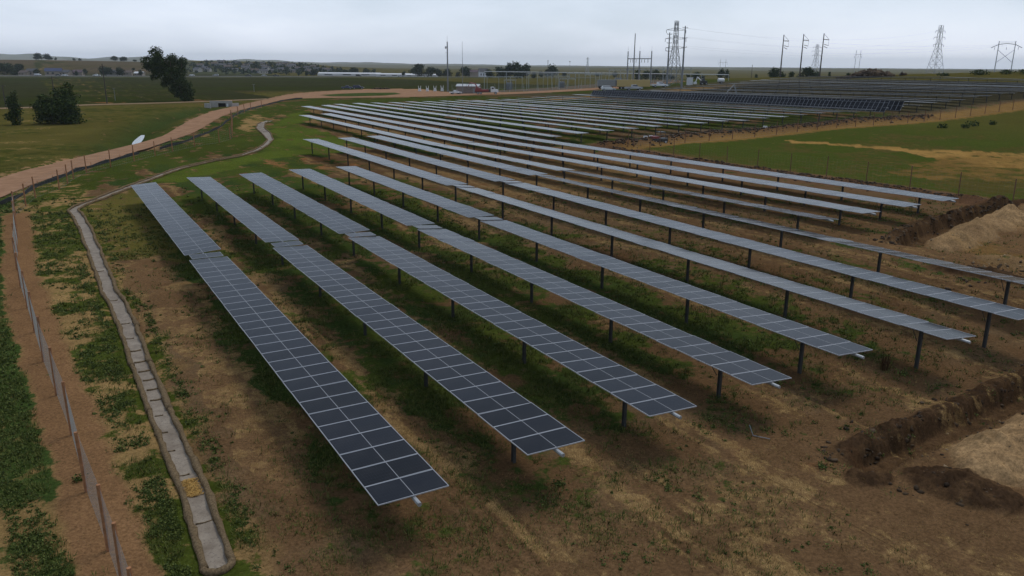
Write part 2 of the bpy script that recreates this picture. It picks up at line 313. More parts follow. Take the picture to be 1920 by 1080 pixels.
# --- colours of soil and growth, mapped over the site
def col3(*c): return np.array(c)
SOIL = col3(.125, .080, .048); STRAW = col3(.36, .245, .105); GREEN = col3(.056, .078, .018); LUSHC = col3(.078, .112, .022); WEED = col3(.030, .052, .016)
GRAV = col3(.25, .150, .088); TAN = col3(.36, .255, .125); ROADC = col3(.42, .265, .175); FIELD = col3(.036, .042, .019); SAND = col3(.40, .255, .095)
PALE = col3(.38, .27, .165); CLOD = col3(.048, .031, .021); SPOILC = col3(.105, .062, .041); OLIVE = col3(.115, .108, .034); FLOORC = col3(.11, .07, .042); REDS = col3(.26, .135, .065)
ALB = col3(.88, .785, .62)
def paint(x, y):
    n1 = fbm(x, y, 7, 4, 100); n2 = fbm(x, y, 1.6, 4, 120); n3 = fbm(x, y, 30, 3, 140); n4 = fbm(x, y, .5, 3, 160)
    wx = x+(fbm(x, y, 3, 3, 180)-.5)*4; wy = y+(fbm(x, y, 3, 3, 190)-.5)*4
    i, t = rowcoord(x, y); iw, tw = rowcoord(wx, wy); r = np.hypot(x, y); az = np.degrees(np.arctan2(x, y))
    dz, M = features(x, y)
    C = np.empty(x.shape+(3,)); C[:] = SOIL; G = np.zeros(x.shape); V = np.empty(x.shape+(3,)); V[:] = GREEN; S = np.zeros(x.shape)
    def mix(c, k, g=None):
        nonlocal C, G, V, S
        k = np.clip(k, 0, 1); kk = k[..., None]
        if g is not None and g >= .5: G = G+k*(1-G); w = (k/np.maximum(G, 1e-4))[..., None]; V = V*(1-w)+c*w; S = S*(1-k)
        elif abs(c[1]/c[0]-STRAW[1]/STRAW[0]) < .002 and abs(c[2]/c[0]-STRAW[2]/STRAW[0]) < .002: S = S+k*(1-S)*min(1, c[0]/STRAW[0]+.25); G = G*(1-.6*k)
        else: C = C*(1-kk)+c*kk; G = G*(1-k); S = S*(1-k)
    def sm(a, b, v): return sstep(a, b, v)
    mix(SOIL*1.25, n1*.6); mix(col3(.15, .112, .075), sm(.45, .65, n3*.5+n2*.5)*.6)
    # array ground: straw down the middle of each aisle, growth along the drip edge, thin and brown towards the right
    fr = iw-np.floor(iw); arr = sm(-.7, -.3, i)*sm(13, 18, t)
    dens = (1-sm(2.0, 9, i)*.55)*(sm(15, 30, t)*.6+.4)
    mix(STRAW, arr*np.exp(-((fr-.60)/.17)**2)*sm(.33, .62, n2)*.9*dens, .1)
    mix(GREEN, arr*np.exp(-((fr-.27)/.2)**2)*sm(.34, .56, n2*.6+n1*.4)*.95*dens, .9)
    mix(WEED*1.3, arr*(np.exp(-((fr-.02)/.2)**2)+np.exp(-((fr-1.02)/.2)**2))*sm(.25, .55, n2)*.85, .8)
    mix(GREEN, arr*sm(.47, .66, n1)*sm(.35, .6, n2)*.85*dens, .9)
    blk = arr*sm(5, 6.5, i)*sm(55, 75, t)*(1-sm(11, 13, i)); mix(STRAW*.9, blk*sm(.35, .6, n1)*.75, .1); mix(REDS*.75, blk*sm(.45, .65, n2)*.5, 0)
    far = sm(11.6, 12.6, i)*sm(103, 108, t)*sm(30, 60, r); mix(GREEN*.8, far*sm(.3, .55, n1)*.85*(1-sm(27, 31, i)*.75), .8); mix(col3(.055, .062, .042), far*sm(27, 31, i)*.8); mix(STRAW*.7, far*sm(.55, .7, n2)*.4)
    # open foreground, bottom right
    fg = 1-sm(16, 21, tw); fg = fg*sm(-.4, .3, iw); mix(SOIL*1.1, fg*.8); mix(STRAW*.9, fg*sm(.4, .7, n2)*.75*(1-sm(1, 4, i)*.5), .05); mix(GREEN*.7, fg*sm(.45, .7, n2)*(1-sm(0, 3, i))*.38, .6)
    # ground to the left of the first row
    lf = 1-sm(-1.0, -.75, iw)
    mix(TAN*.8, lf*.9, .1); mix(STRAW, lf*sm(.45, .65, n2)*.6); mix(GREEN, lf*sm(.30, .54, n2*.5+n1*.5)*.95, .8)
    sw = M['swale']; near_sw = np.exp(-(sw/1.0)**2)*(t < 200); mix(LUSHC*.6, near_sw*sm(.3, .5, n1)*.85, .9)
    b2 = lf*0+sm(-1.0, -.8, i)*(1-sm(-.5, -.25, i))
    mix(OLIVE, np.where(inside(wx, wy, MEADOW), .9, 0)*sm(.2, .5, n2+.15), .8); mix(STRAW*.8, np.where(inside(wx, wy, MEADOW), 1, 0)*sm(.52, .66, n2)*.7)
    bare = np.where(inside(wx, wy, BARE), 1., 0.); mix(SOIL*1.3, bare*.85, .05); mix(STRAW*.95, bare*sm(.38, .62, n2)*.75)
    # beyond the swale and round the bend
    mix(GREEN*.95, np.where(inside(wx, wy, VERGE), 1., 0.)*sm(.25, .5, n2)*.95, .8); mix(STRAW*.8, np.where(inside(wx, wy, VERGE), 1., 0.)*sm(.55, .7, n1)*.6)
    mix(LUSHC, np.where(inside(wx, wy, LUSH), 1., 0.)*(.55+.45*sm(.3, .6, n1)), 1.)
    mix(TAN*.85, np.where(inside(wx, wy, TANPATCH), .9, 0.), 0); mix(REDS, np.where(inside(wx, wy, REDPATCH), 1., 0.)*sm(.3, .55, n2)*.9, 0)
    # strip of gravel under the left fence, weeds outside it
    fd, fs, ft = seg_dist(x, y, FENCE_L); ins = fs < 0
    outm = ((fs > 0) & (i < 0) & (t < 105)).astype(float); mix(TAN*.62, outm*.9, .1); mix(WEED*1.5, outm*sm(.22, .46, n1*.55+n2*.45)*1.0, 1.)
    gv = np.where(fs > 0, 1-sm(.7, 1.2, fd+.9*(n2-.5)), 1-sm(.9, 1.4, fd+.7*(n2-.5)))*(i < -.3); mix(GRAV*(.85), gv*.95, 0)
    # left of the road: rough olive grass, then the plain field
    rd_d, rd_s, _ = seg_dist(x, y, ROAD_UP); lo_d, lo_s, _ = seg_dist(x, y, ROAD_LO)
    beyond = ((rd_s > 0) & (i < 19) & (t > 60) | ((i < -4) & (t > 105))).astype(float)*(rd_d > .5)
    mix(OLIVE*.85, beyond, .8); mix(STRAW*.62, beyond*sm(.5, .68, n1)*.7, .2); mix(GREEN*.75, beyond*sm(.5, .65, n3*.5+n2*.5)*.8, .8); mix(WEED*1.2, M['ditch']*beyond*.85, .9)
    mix(ROADC*.75, beyond*(1-sm(1.5, 4, rd_d))*sm(.4, .6, n2)*.6)
    td, ts, _ = seg_dist(x, y, TRACK); field = ((ts > 0) & (t > 180) & (i < 14)).astype(float); field = np.maximum(field, sm(360, 430, r)*(1-sm(10, 14, az)))
    fcol = FIELD*(.85+.4*fbm(x*.25, y, 30, 4, 300))[..., None]
    k = np.clip(field, 0, 1); C = C*(1-k[..., None])+fcol*k[..., None]; G = G*(1-k); S = S*(1-k); mix(GREEN*.55, field*sm(.4, .7, fbm(x*.3, y, 22, 4, 320))*.6, .8)
    mix(REDS*.8, field*sm(.6, .7, fbm(x, y, 14, 3, 310))*(td < 22)*.8, 0)
    # right-hand field behind the fence
    rf = sm(13.35, 13.6, i)*(1-sm(95.5, 97, t)); mix(OLIVE*.75, rf*.9, 0); mix(GREEN*1.1, rf*(.35+.6*sm(.35, .6, n2*.5+n1*.5)), .8); mix(LUSHC*.62, rf*sm(.42, .62, n1)*.5, .9); mix(STRAW*.6, rf*sm(.45, .7, n2)*.7); mix(OLIVE*.8, rf*sm(22, 30, i)*.6, .7)
    mix(SAND*.9, np.where(inside(wx, wy, SANDPATH), .9, 0.)*rf*sm(.25, .45, n2), 0); mix(SAND*.52, np.where(inside(wx, wy, SANDPATCH), .8, 0.)*rf*sm(.34, .62, n2*.6+n1*.4), 0)
    mix(SPOILC*1.5, sm(12.2, 12.5, i)*(1-sm(13.3, 13.6, i))*(1-sm(97, 99, t))*sm(30, 36, t)*.8, .05); mix(STRAW*.55, sm(12.9, 13.1, i)*(1-sm(13.4, 13.8, i))*(1-sm(97, 99, t))*.5*n2)
    lane = sm(12.5, 13.2, i)*sm(95, 96.2, t+.8*n2)*(1-sm(102, 104.5, t+2*(n1-.5))); mix(SAND*.62, lane*.85, 0)
    mix(SPOILC, M['spoil']*sm(.1, .4, M['spoil']+n2*.4)*.95, 0)
    # the bench cut and its heaps
    cut = sm(7.9, 8.6, iw)*(1-sm(12.6, 13, iw))*(1-sm(37, 40, tw))*sm(12, 18, t); mix(SOIL*1.35, cut*.8, 0); mix(SAND*.5, cut*sm(.5, .7, n1)*.6)
    mix(PALE, M['pale']*(.6+.4*sm(.3, .6, n2)), 0); mix(PALE*.62, M['pale']*sm(.5, .62, n2)*.7, 0)
    mix(CLOD*1.1, M['clod']*(.5+.5*sm(.3, .6, n4)), 0); mix(FLOORC, M['floor']*.8, 0)
    ob = np.exp(-(((x-10.6)/1.6)**2+((y-27.0)/.8)**2)); mix(col3(.26, .09, .035), ob*sm(.45, .65, n2)*.7)
    # slopes beyond the highway and far hills
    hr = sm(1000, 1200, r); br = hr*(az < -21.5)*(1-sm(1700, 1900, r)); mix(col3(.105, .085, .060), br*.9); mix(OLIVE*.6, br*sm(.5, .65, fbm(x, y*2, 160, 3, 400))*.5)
    mix(col3(.07, .085, .05), hr*(az >= -22.5)*.8); mix(col3(.075, .09, .05), sm(1900, 2600, r)*.9); mix(col3(.20, .20, .16), sm(2600, 5000, r)*.9)  # farthest plain and hills coloured paler, standing in for thicker haze
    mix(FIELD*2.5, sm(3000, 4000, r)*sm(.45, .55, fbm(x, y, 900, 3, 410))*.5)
    hb = sm(240, 262, t)*sm(30, 34, i)*(1-sm(380, 420, r)); mix(GREEN*.9, hb*.8, .8)
    cr_ = sm(48.4, 49.2, i)*sm(40, 70, t); mix(OLIVE*.75, cr_*.9, .7); mix(STRAW*.5, cr_*sm(.5, .7, n1)*.5)
    pad = np.where(inside(wx, wy, GRAVELPAD), 1., 0.); mix(col3(.14, .125, .115), pad*.92, 0)
    mix(SAND*.7, sm(216, 219, t)*(1-sm(226, 236, t))*sm(25, 27, i)*(1-sm(38, 44, i))*.8)
    mix(ROADC, road_mask(x, y)*1., 0)
    # wheel marks and wind-rowed straw run along the aisles
    st1 = fbm(i*PITCH/.45, t/7.0, 1.0, 3, 520); st2 = fbm(i*PITCH/.22, t/4.0, 1.0, 3, 530)
    aisle = sm(-.5, -.2, i)*(1-sm(9, 12, i))*sm(3, 9, t)*np.exp(-((fr-.58)/.26)**2)*(1-(1-sm(14, 19, t))*sm(1, 3.5, i)*.85)
    S = np.clip(S+aisle*sm(.40, .62, st1)*.95*(1-sm(3, 8, i)*.45)+.10*sm(-1, 0, i)*(1-sm(8, 12, i)), 0, 1); G = G*(1-aisle*sm(.52, .66, st2)*.8)
    C = C*(1-.25*(aisle*sm(.55, .7, st2)))[..., None]
    C *= (.84+.32*fbm(x, y, 2.5, 4, 500))[..., None]*(.86+.28*n4)[..., None]
    und = sm(-.62, -.4, i)*(1-sm(9, 12, i))*sm(17, 22, t)*(np.exp(-((fr-.95)/.22)**2)+np.exp(-((fr+.05)/.3)**2)); G = np.clip(G+.55*und*sm(.2, .5, n1)+.28*arr*(1-sm(3, 7, i))*sm(.3, .6, n1)+.3*sm(-.9, -.6, i)*(1-sm(4, 5, i))*sm(50, 80, t)*(1-sm(100, 110, t))*sm(.3, .55, n2), 0, 1)
    return C*ALB, V*ALB*(.75+.5*n1)[..., None], np.clip(G*np.where((i > -.4) & (i < 12.2) & (t < 107), (.45+.55*sm(18, 30, t))*(1-.42*sm(4.4, 5.8, i)), 1.)*(.70+.30*sm(95, 130, r))*(.72+.5*n2)+.05*(G > .02), 0, 1)*np.where(M['clod']+M['pale'] > .3, 0, 1), np.clip(S*.68, 0, 1)
def set_paint(me, V_):
    C, V, G, S = paint(V_[:, 0], V_[:, 1]); k = len(V_); one = np.ones((k, 1))
    for nm_, d_ in (('soil', C), ('leaf', V)):
        at = me.attributes.new(nm_, 'FLOAT_COLOR', 'POINT'); at.data.foreach_set('color', np.concatenate([np.clip(d_, .003, 1), one], 1).astype(np.float32).ravel())
    for nm_, d_ in (('growth', G), ('stubble', S)):
        at = me.attributes.new(nm_, 'FLOAT', 'POINT'); at.data.foreach_set('value', d_.astype(np.float32))
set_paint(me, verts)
m, t, b = node_mat('earth'); n = t.nodes.new; l = t.links.new
def attr(nm_): a_ = n('ShaderNodeAttribute'); a_.attribute_name = nm_; return a_
a1, a4, a2, a3 = attr('soil'), attr('leaf'), attr('growth'), attr('stubble')
c = n('ShaderNodeTexCoord')
def noise(scale, det, rough, vec=None):
    z_ = n('ShaderNodeTexNoise'); z_.inputs['Scale'].default_value = scale; z_.inputs['Detail'].default_value = det; z_.inputs['Roughness'].default_value = rough; l(vec or c.outputs['Object'], z_.inputs[0]); return z_
def rng(sock, a_, b_, c_, d_): r_ = n('ShaderNodeMapRange'); l(sock, r_.inputs[0]); r_.inputs[1].default_value = a_; r_.inputs[2].default_value = b_; r_.inputs[3].default_value = c_; r_.inputs[4].default_value = d_; return r_.outputs[0]
def math_(op, p, q): x_ = n('ShaderNodeMath'); x_.operation = op; (l(p, x_.inputs[0]) if not isinstance(p, float) else setattr(x_.inputs[0], 'default_value', p)); (l(q, x_.inputs[1]) if not isinstance(q, float) else setattr(x_.inputs[1], 'default_value', q)); return x_.outputs[0]
def scale_(sock, f): v_ = n('ShaderNodeVectorMath'); v_.operation = 'SCALE'; l(sock, v_.inputs[0]); l(f, v_.inputs[3]); return v_.outputs[0]
def mixc(f, p, q): x_ = n('ShaderNodeMix'); x_.data_type = 'RGBA'; l(f, x_.inputs[0]); (l(p, x_.inputs[6]) if not isinstance(p, tuple) else setattr(x_.inputs[6], 'default_value', p)); (l(q, x_.inputs[7]) if not isinstance(q, tuple) else setattr(x_.inputs[7], 'default_value', q)); return x_.outputs[2]
def crisp(amount, nz_, w):      # amount 0..1 against a noise threshold, narrow edge
    d_ = math_('SUBTRACT', amount, rng(nz_, .30, .70, .03, .97)); return rng(d_, -w, w, 0., 1.)
nz = noise(9.0, 10, .78)
mpn = n('ShaderNodeMapping'); mpn.inputs['Scale'].default_value = (26, 6, 9); mpn.inputs['Rotation'].default_value = (0, 0, .7); l(c.outputs['Object'], mpn.inputs[0])
mpm = n('ShaderNodeMapping'); mpm.inputs['Scale'].default_value = (24, 5, 9); mpm.inputs['Rotation'].default_value = (0, 0, -.5); l(c.outputs['Object'], mpm.inputs[0])
stalk = math_('MAXIMUM', noise(1.6, 6, .7, mpn.outputs[0]).outputs[0], noise(1.6, 6, .7, mpm.outputs[0]).outputs[0])
bare = scale_(a1.outputs['Color'], rng(nz.outputs[0], .3, .72, .38, 1.7))
sfac = math_('MULTIPLY', crisp(a3.outputs['Fac'], noise(1.9, 10, .74).outputs[0], .16), rng(stalk, .46, .66, .25, 1.0))
strawc = scale_(mixc(rng(noise(3.0, 5, .6).outputs[0], .35, .65, 0., 1.), (.25, .150, .056, 1), (.42, .275, .112, 1)), rng(stalk, .45, .72, .55, 1.35))
with_straw = mixc(sfac, bare, strawc)
loose = mixc(rng(stalk, .60, .72, 0., .4), with_straw, strawc)        # odd stalks lying about everywhere
gfac = crisp(a2.outputs['Fac'], noise(1.25, 12, .72).outputs[0], .10)
green = scale_(a4.outputs['Color'], rng(noise(6.0, 10, .8).outputs[0], .3, .72, .30, 1.9))
final = mixc(gfac, with_straw, green)
l(final, b.inputs['Base Color']); b.inputs['Roughness'].default_value = 1.0; b.inputs['Specular IOR Level'].default_value = 0.0
bp = n('ShaderNodeBump'); bp.inputs['Strength'].default_value = .55; bp.inputs['Distance'].default_value = .035; l(nz.outputs[0], bp.inputs['Height']); l(bp.outputs[0], b.inputs['Normal'])
me.materials.append(MATS['earth'])
ground = tag(link('ground', me), kind='structure')
def fine_patch(name, line, w0, w1, st):
    """finely modelled strip of ground along a trench: broken clay banks and heaps"""
    P = np.array(line, float); o = P[0]; dv = P[-1]-P[0]; ln = np.hypot(*dv); dv = dv/ln; nv2 = np.array([-dv[1], dv[0]])
    u = np.arange(-3.0, ln+1, st); w = np.arange(w0, w1, st); U_, W_ = np.meshgrid(u, w, indexing='ij')
    X = (o[0]+U_*dv[0]+W_*nv2[0]).ravel(); Y = (o[1]+U_*dv[1]+W_*nv2[1]).ravel(); Z = ground_h(X, Y, True, False); dz, M = features(X, Y)
    rid = lambda s_, sd: np.abs(fbm(X, Y, s_, 3, sd)-.5)*2
    rough = np.clip(M['clod']*1.1+M['spoil']*.8, 0, 1); Z = Z+rough*((.5-rid(1.0, 71))*.22+(.5-rid(.38, 72))*.16+(fbm(X, Y, .16, 2, 73)-.5)*.10)+M['pale']*((.5-rid(1.3, 74))*.40+(.5-rid(.5, 76))*.14+(fbm(X, Y, .2, 3, 75)-.5)*.14)
    edge_ = np.minimum(np.minimum(U_.ravel()-u[0], u[-1]-U_.ravel()), np.minimum(W_.ravel()-w[0], w[-1]-W_.ravel())); Z = np.where(edge_ < st*1.5, Z-.25, Z+.012)
    I = np.arange(len(u)*len(w)).reshape(len(u), len(w)); F = np.stack([I[:-1, :-1], I[1:, :-1], I[1:, 1:], I[:-1, 1:]], -1).reshape(-1, 4)
    me = bpy.data.meshes.new(name); V_ = np.stack([X, Y, Z], 1); me.from_pydata(V_.tolist(), [], F.tolist()); me.polygons.foreach_set('use_smooth', [True]*len(F)); set_paint(me, V_); me.materials.append(MATS['earth']); return tag(link(name, me), kind='structure')
PATCHES = []
# ---------------------------------------------------------------- roads, water
pm('road_dirt', (.235, .132, .076), .95, var=.16, scale=.5, bump=.15, spec=.0, col2=(.35, .208, .125))
pm('track_dirt', (.26, .18, .11), .95, var=.2, scale=.3, spec=.0)
pm('asphalt', (.165, .16, .155), .8, var=.12, scale=.05)
pm('concrete', (.33, .31, .28), .85, var=.15, scale=2.0, bump=.1)
m, t, b = node_mat('ditch_water'); b.inputs['Base Color'].default_value = (.10, .11, .10, 1); b.inputs['Roughness'].default_value = .12; b.inputs['Specular IOR Level'].default_value = .35
_w = t.nodes.new('ShaderNodeTexNoise'); _w.inputs['Scale'].default_value = 2.5; _bp = t.nodes.new('ShaderNodeBump'); _bp.inputs['Strength'].default_value = .03; t.links.new(_w.outputs[0], _bp.inputs['Height']); t.links.new(_bp.outputs[0], b.inputs['Normal'])
def resample(line, n):
    P = np.array(line, float); d = np.concatenate([[0], np.cumsum(np.hypot(*np.diff(P, axis=0).T))]); s = np.linspace(0, d[-1], n)
    return np.stack([np.interp(s, d, P[:, 0]), np.interp(s, d, P[:, 1])], 1)
def smooth(P, k=2):
    for _ in range(k): Q = P.copy(); Q[1:-1] = .25*P[:-2]+.5*P[1:-1]+.25*P[2:]; P = Q
    return P
def sheet(name, Lp, Rp, nc, mat, dz, kind='structure', hf=None):
    n = len(Lp); u = np.linspace(0, 1, nc)
    X = Lp[:, None, 0]*(1-u)+Rp[:, None, 0]*u; Y = Lp[:, None, 1]*(1-u)+Rp[:, None, 1]*u
    Z = (hf or base_h)(X.ravel(), Y.ravel())+dz
    I = np.arange(n*nc).reshape(n, nc); F = np.stack([I[:-1, :-1], I[:-1, 1:], I[1:, 1:], I[1:, :-1]], -1).reshape(-1, 4)
    me = bpy.data.meshes.new(name); me.from_pydata(np.stack([X.ravel(), Y.ravel(), Z], 1).tolist(), [], F.tolist()); me.materials.append(MATS[mat])
    me.polygons.foreach_set('use_smooth', [True]*len(me.polygons)); me.update()
    if me.polygons[0].normal.z < 0: me.flip_normals()
    return tag(link(name, me), kind=kind)
ru = smooth(np.array([p for p in ROAD_UP]), 1); rl = smooth(np.array([p for p in ROAD_LO]), 1)
def pair(U, Lo, n):
    cu = np.concatenate([[0], np.cumsum(np.hypot(*np.diff(U, axis=0).T))]); cl = np.concatenate([[0], np.cumsum(np.hypot(*np.diff(Lo, axis=0).T))])
    k = np.linspace(0, len(U)-1, n); f = lambda P: np.stack([np.interp(k, range(len(P)), P[:, 0]), np.interp(k, range(len(P)), P[:, 1])], 1)
    return smooth(f(U), 6), smooth(f(Lo), 6)
U, Lo = pair(ru, rl, 320)
edge = (fbm(U[:, 0], U[:, 1], 3, 3, 77)-.5)[:, None]*1.2
dirv = (Lo-U)/np.linalg.norm(Lo-U, axis=1)[:, None]
sheet('dirt_road', U+dirv*edge, Lo-dirv*(fbm(Lo[:, 0], Lo[:, 1], 3, 3, 79)-.5)[:, None]*1.2, 14, 'road_dirt', .05)
isl = np.array(ISLAND); ic = isl.mean(0)
T = smooth(resample(TRACK, 90), 4); tn = np.gradient(T, axis=0); tn = np.stack([-tn[:, 1], tn[:, 0]], 1)/np.linalg.norm(tn, axis=1)[:, None]
sheet('farm_track', T+tn*3.2, T-tn*3.2, 5, 'track_dirt', .12, hf=lambda x, y: ground_h(x, y, False, False))
Hh = resample(HWY, 120); hn = np.gradient(Hh, axis=0); hn = np.stack([-hn[:, 1], hn[:, 0]], 1)/np.linalg.norm(hn, axis=1)[:, None]
for off, nm in ((-13, 'highway'), (13, 'highway')):
    sheet(nm, Hh+hn*(off+7), Hh+hn*(off-7), 3, 'asphalt', 1.0)
pm('embankment_grass', (.07, .07, .035), 1, scale=.05, spec=0)
mb = MB()
_e = [Hh+hn*o for o in (34, 26, -26, -34)]; _z = [base_h(q[:, 0], q[:, 1])+k for q, k in zip(_e, (-.3, .8, .8, -.3))]
for k in range(len(Hh)-1):
    for j in range(3):
        mb.add([(*_e[j][k], _z[j][k]), (*_e[j+1][k], _z[j+1][k]), (*_e[j+1][k+1], _z[j+1][k+1]), (*_e[j][k+1], _z[j][k+1])], [(0, 1, 2, 3)])
tag(mb.build('embankment', 'embankment_grass'), kind='structure')
# grass island inside the turning loop
pm('island_grass', (.05, .07, .018), 1, scale=.4, var=.4, spec=0)
mb = MB(); ring = [ic+(p-ic)*1.0 for p in resample(list(map(tuple, isl))+[tuple(isl[0])], 40)[:-1]]
mb.add([(p[0], p[1], bz(*p)+.11) for p in ring]+[(ic[0], ic[1], bz(*ic)+.35)], [(k, (k+1) % 39, 39) for k in range(39)])
tag(mb.build('grass_island', 'island_grass'), kind='structure')
mb = MB(); pw = resample([(-66.4, 138), (-69, 146), (-72, 153), (-78, 169)], 14); zw = float(base_h(pw[:, 0], pw[:, 1]).mean())-.78
pn = np.gradient(pw, axis=0); pn = np.stack([-pn[:, 1], pn[:, 0]], 1)/np.linalg.norm(pn, axis=1)[:, None]; hw_ = .75*np.sin(np.linspace(.12, 2.9, 14))[:, None]**.6
ring = np.concatenate([pw+pn*hw_, (pw-pn*hw_)[::-1]]); mb.add([(p[0], p[1], zw) for p in ring], [tuple(range(28))])
tag(mb.build('ditch_water', 'ditch_water'), kind='structure')
fine_patch('trench_ground', TRENCH, -4.6, 2.6, .07)
fine_patch('excavation_ground', [(27, 50), (47, 70)], -9, 6.5, .13)
# ---------------------------------------------------------------- solar tables
m, t, b = node_mat('solar_cells'); n = t.nodes.new; l = t.links.new
c = n('ShaderNodeTexCoord'); sp = n('ShaderNodeSeparateXYZ'); l(c.outputs['Object'], sp.inputs[0])
def linemask(sock, period, width):
    a = n('ShaderNodeMath'); a.operation = 'PINGPONG'; l(sock, a.inputs[0]); a.inputs[1].default_value = period/2
    g = n('ShaderNodeMath'); g.operation = 'LESS_THAN'; l(a.outputs[0], g.inputs[0]); g.inputs[1].default_value = width; return g
gx = linemask(sp.outputs[0], .0935, .0016); gy = linemask(sp.outputs[1], .186, .0022)
mxm = n('ShaderNodeMath'); mxm.operation = 'MAXIMUM'; l(gx.outputs[0], mxm.inputs[0]); l(gy.outputs[0], mxm.inputs[1])
oi = n('ShaderNodeObjectInfo'); rr = n('ShaderNodeMapRange'); rr.inputs[3].default_value = .6; rr.inputs[4].default_value = 1.7; l(oi.outputs['Random'], rr.inputs[0])
cb = n('ShaderNodeVectorMath'); cb.operation = 'SCALE'; cb.inputs[0].default_value = (.0065, .0075, .0105); l(rr.outputs[0], cb.inputs[3])
xx = n('ShaderNodeMix'); xx.data_type = 'RGBA'; l(mxm.outputs[0], xx.inputs[0]); l(cb.outputs[0], xx.inputs[6]); xx.inputs[7].default_value = (.028, .032, .04, 1)
dn = n('ShaderNodeTexNoise'); dn.inputs['Scale'].default_value = 1.3; dn.inputs['Detail'].default_value = 6; l(c.outputs['Object'], dn.inputs[0])
dr = n('ShaderNodeMapRange'); dr.inputs[1].default_value = .45; dr.inputs[2].default_value = .8; dr.inputs[3].default_value = 0.0; dr.inputs[4].default_value = .05; l(dn.outputs[0], dr.inputs[0])
dx = n('ShaderNodeMix'); dx.data_type = 'RGBA'; l(dr.outputs[0], dx.inputs[0]); l(xx.outputs[2], dx.inputs[6]); dx.inputs[7].default_value = (.16, .15, .13, 1)
l(dx.outputs[2], b.inputs['Base Color']); b.inputs['Roughness'].default_value = .16; b.inputs['IOR'].default_value = 1.21; b.inputs['Specular IOR Level'].default_value = .5
pm('aluminium', (.40, .41, .43), .45, .35, var=.08, scale=2, spec=.5)
pm('backsheet', (.26, .27, .28), .5, var=.06)
pm('galvanised', (.40, .41, .41), .5, .6, var=.2, scale=3)
pm('dark_steel', (.050, .049, .046), .7, .1, var=.35, scale=4)
PW, PH, PT, STEP = 2.28, 1.134, .035, 1.15
def panel_mesh(w=PW, h=PH):
    g = MB(); z = PT-.003
    g.add([(-w/2+.03, -h/2+.03, z), (w/2-.03, -h/2+.03, z), (w/2-.03, h/2-.03, z), (-w/2+.03, h/2-.03, z)], [(0, 1, 2, 3)], 0)
    g.add([(-w/2+.03, -h/2+.03, .004), (w/2-.03, -h/2+.03, .004), (w/2-.03, h/2-.03, .004), (-w/2+.03, h/2-.03, .004)], [(3, 2, 1, 0)], 1)
    g.add([(-.011, -h/2+.03, z+.0012), (.011, -h/2+.03, z+.0012), (.011, h/2-.03, z+.0012), (-.011, h/2-.03, z+.0012)], [(0, 1, 2, 3)], 1)
    return g
def frame_parts(g, mi, w=PW, h=PH, f=.021):
    g.box((0, -h/2+f/2, PT/2), (w, f, PT), mi); g.box((0, h/2-f/2, PT/2), (w, f, PT), mi)
    g.box((-w/2+f/2, 0, PT/2), (f, h-2*f-.002, PT), mi); g.box((w/2-f/2, 0, PT/2), (f, h-2*f-.002, PT), mi)
    return g
ME_PANEL = panel_mesh().mesh('solar_panel', ['solar_cells', 'backsheet'])
ME_FRAME = frame_parts(MB(), 0).mesh('panel_frame', ['aluminium'])
ME_BOTH = frame_parts(panel_mesh(), 2).mesh('solar_panel', ['solar_cells', 'backsheet', 'aluminium'])
pb = MB(); pb.box((0, -.07, .5), (.12, .012, 1)); pb.box((0, .07, .5), (.12, .012, 1)); pb.box((0, 0, .5), (.012, .128, 1))
ME_POST = pb.mesh('post', ['dark_steel'])
pb = MB(); pb.box((0, 0, -.02), (.20, .26, .05)); pb.box((0, -.06, .05), (.16, .02, .16)); pb.box((0, .06, .05), (.16, .02, .16)); ME_BEAR = pb.mesh('bearing', ['galvanised'])
STRIPS = {}
def strip_mesh(nm):
    if nm not in STRIPS:
        g = MB(); w = PW; h = PH
        for k in range(nm):
            y = (k+.5)*STEP
            g.add([(-w/2, y-h/2, PT), (w/2, y-h/2, PT), (w/2, y+h/2, PT), (-w/2, y+h/2, PT), (-w/2, y-h/2, 0), (w/2, y-h/2, 0), (w/2, y+h/2, 0), (-w/2, y+h/2, 0)],
                  [(0, 1, 5, 4), (1, 2, 6, 5), (2, 3, 7, 6), (3, 0, 4, 7)], 1)
            f = .028; z = PT
            g.add([(-w/2, y-h/2, z), (w/2, y-h/2, z), (w/2, y+h/2, z), (-w/2, y+h/2, z), (-w/2+f, y-h/2+f, z), (w/2-f, y-h/2+f, z), (w/2-f, y+h/2-f, z), (-w/2+f, y+h/2-f, z)],
                  [(0, 1, 5, 4), (1, 2, 6, 5), (2, 3, 7, 6), (3, 0, 4, 7)], 1)
            g.add([(-w/2+f, y-h/2+f, z-.002), (w/2-f, y-h/2+f, z-.002), (w/2-f, y+h/2-f, z-.002), (-w/2+f, y+h/2-f, z-.002)], [(0, 1, 2, 3)], 0)
            g.add([(-w/2+.002, y-h/2+.002, .002), (w/2-.002, y-h/2+.002, .002), (w/2-.002, y+h/2-.002, .002), (-w/2+.002, y+h/2-.002, .002)], [(3, 2, 1, 0)], 2)
        STRIPS[nm] = g.mesh('panel_strip', ['solar_cells', 'aluminium', 'backsheet'])
    return STRIPS[nm]
NTAB = 0
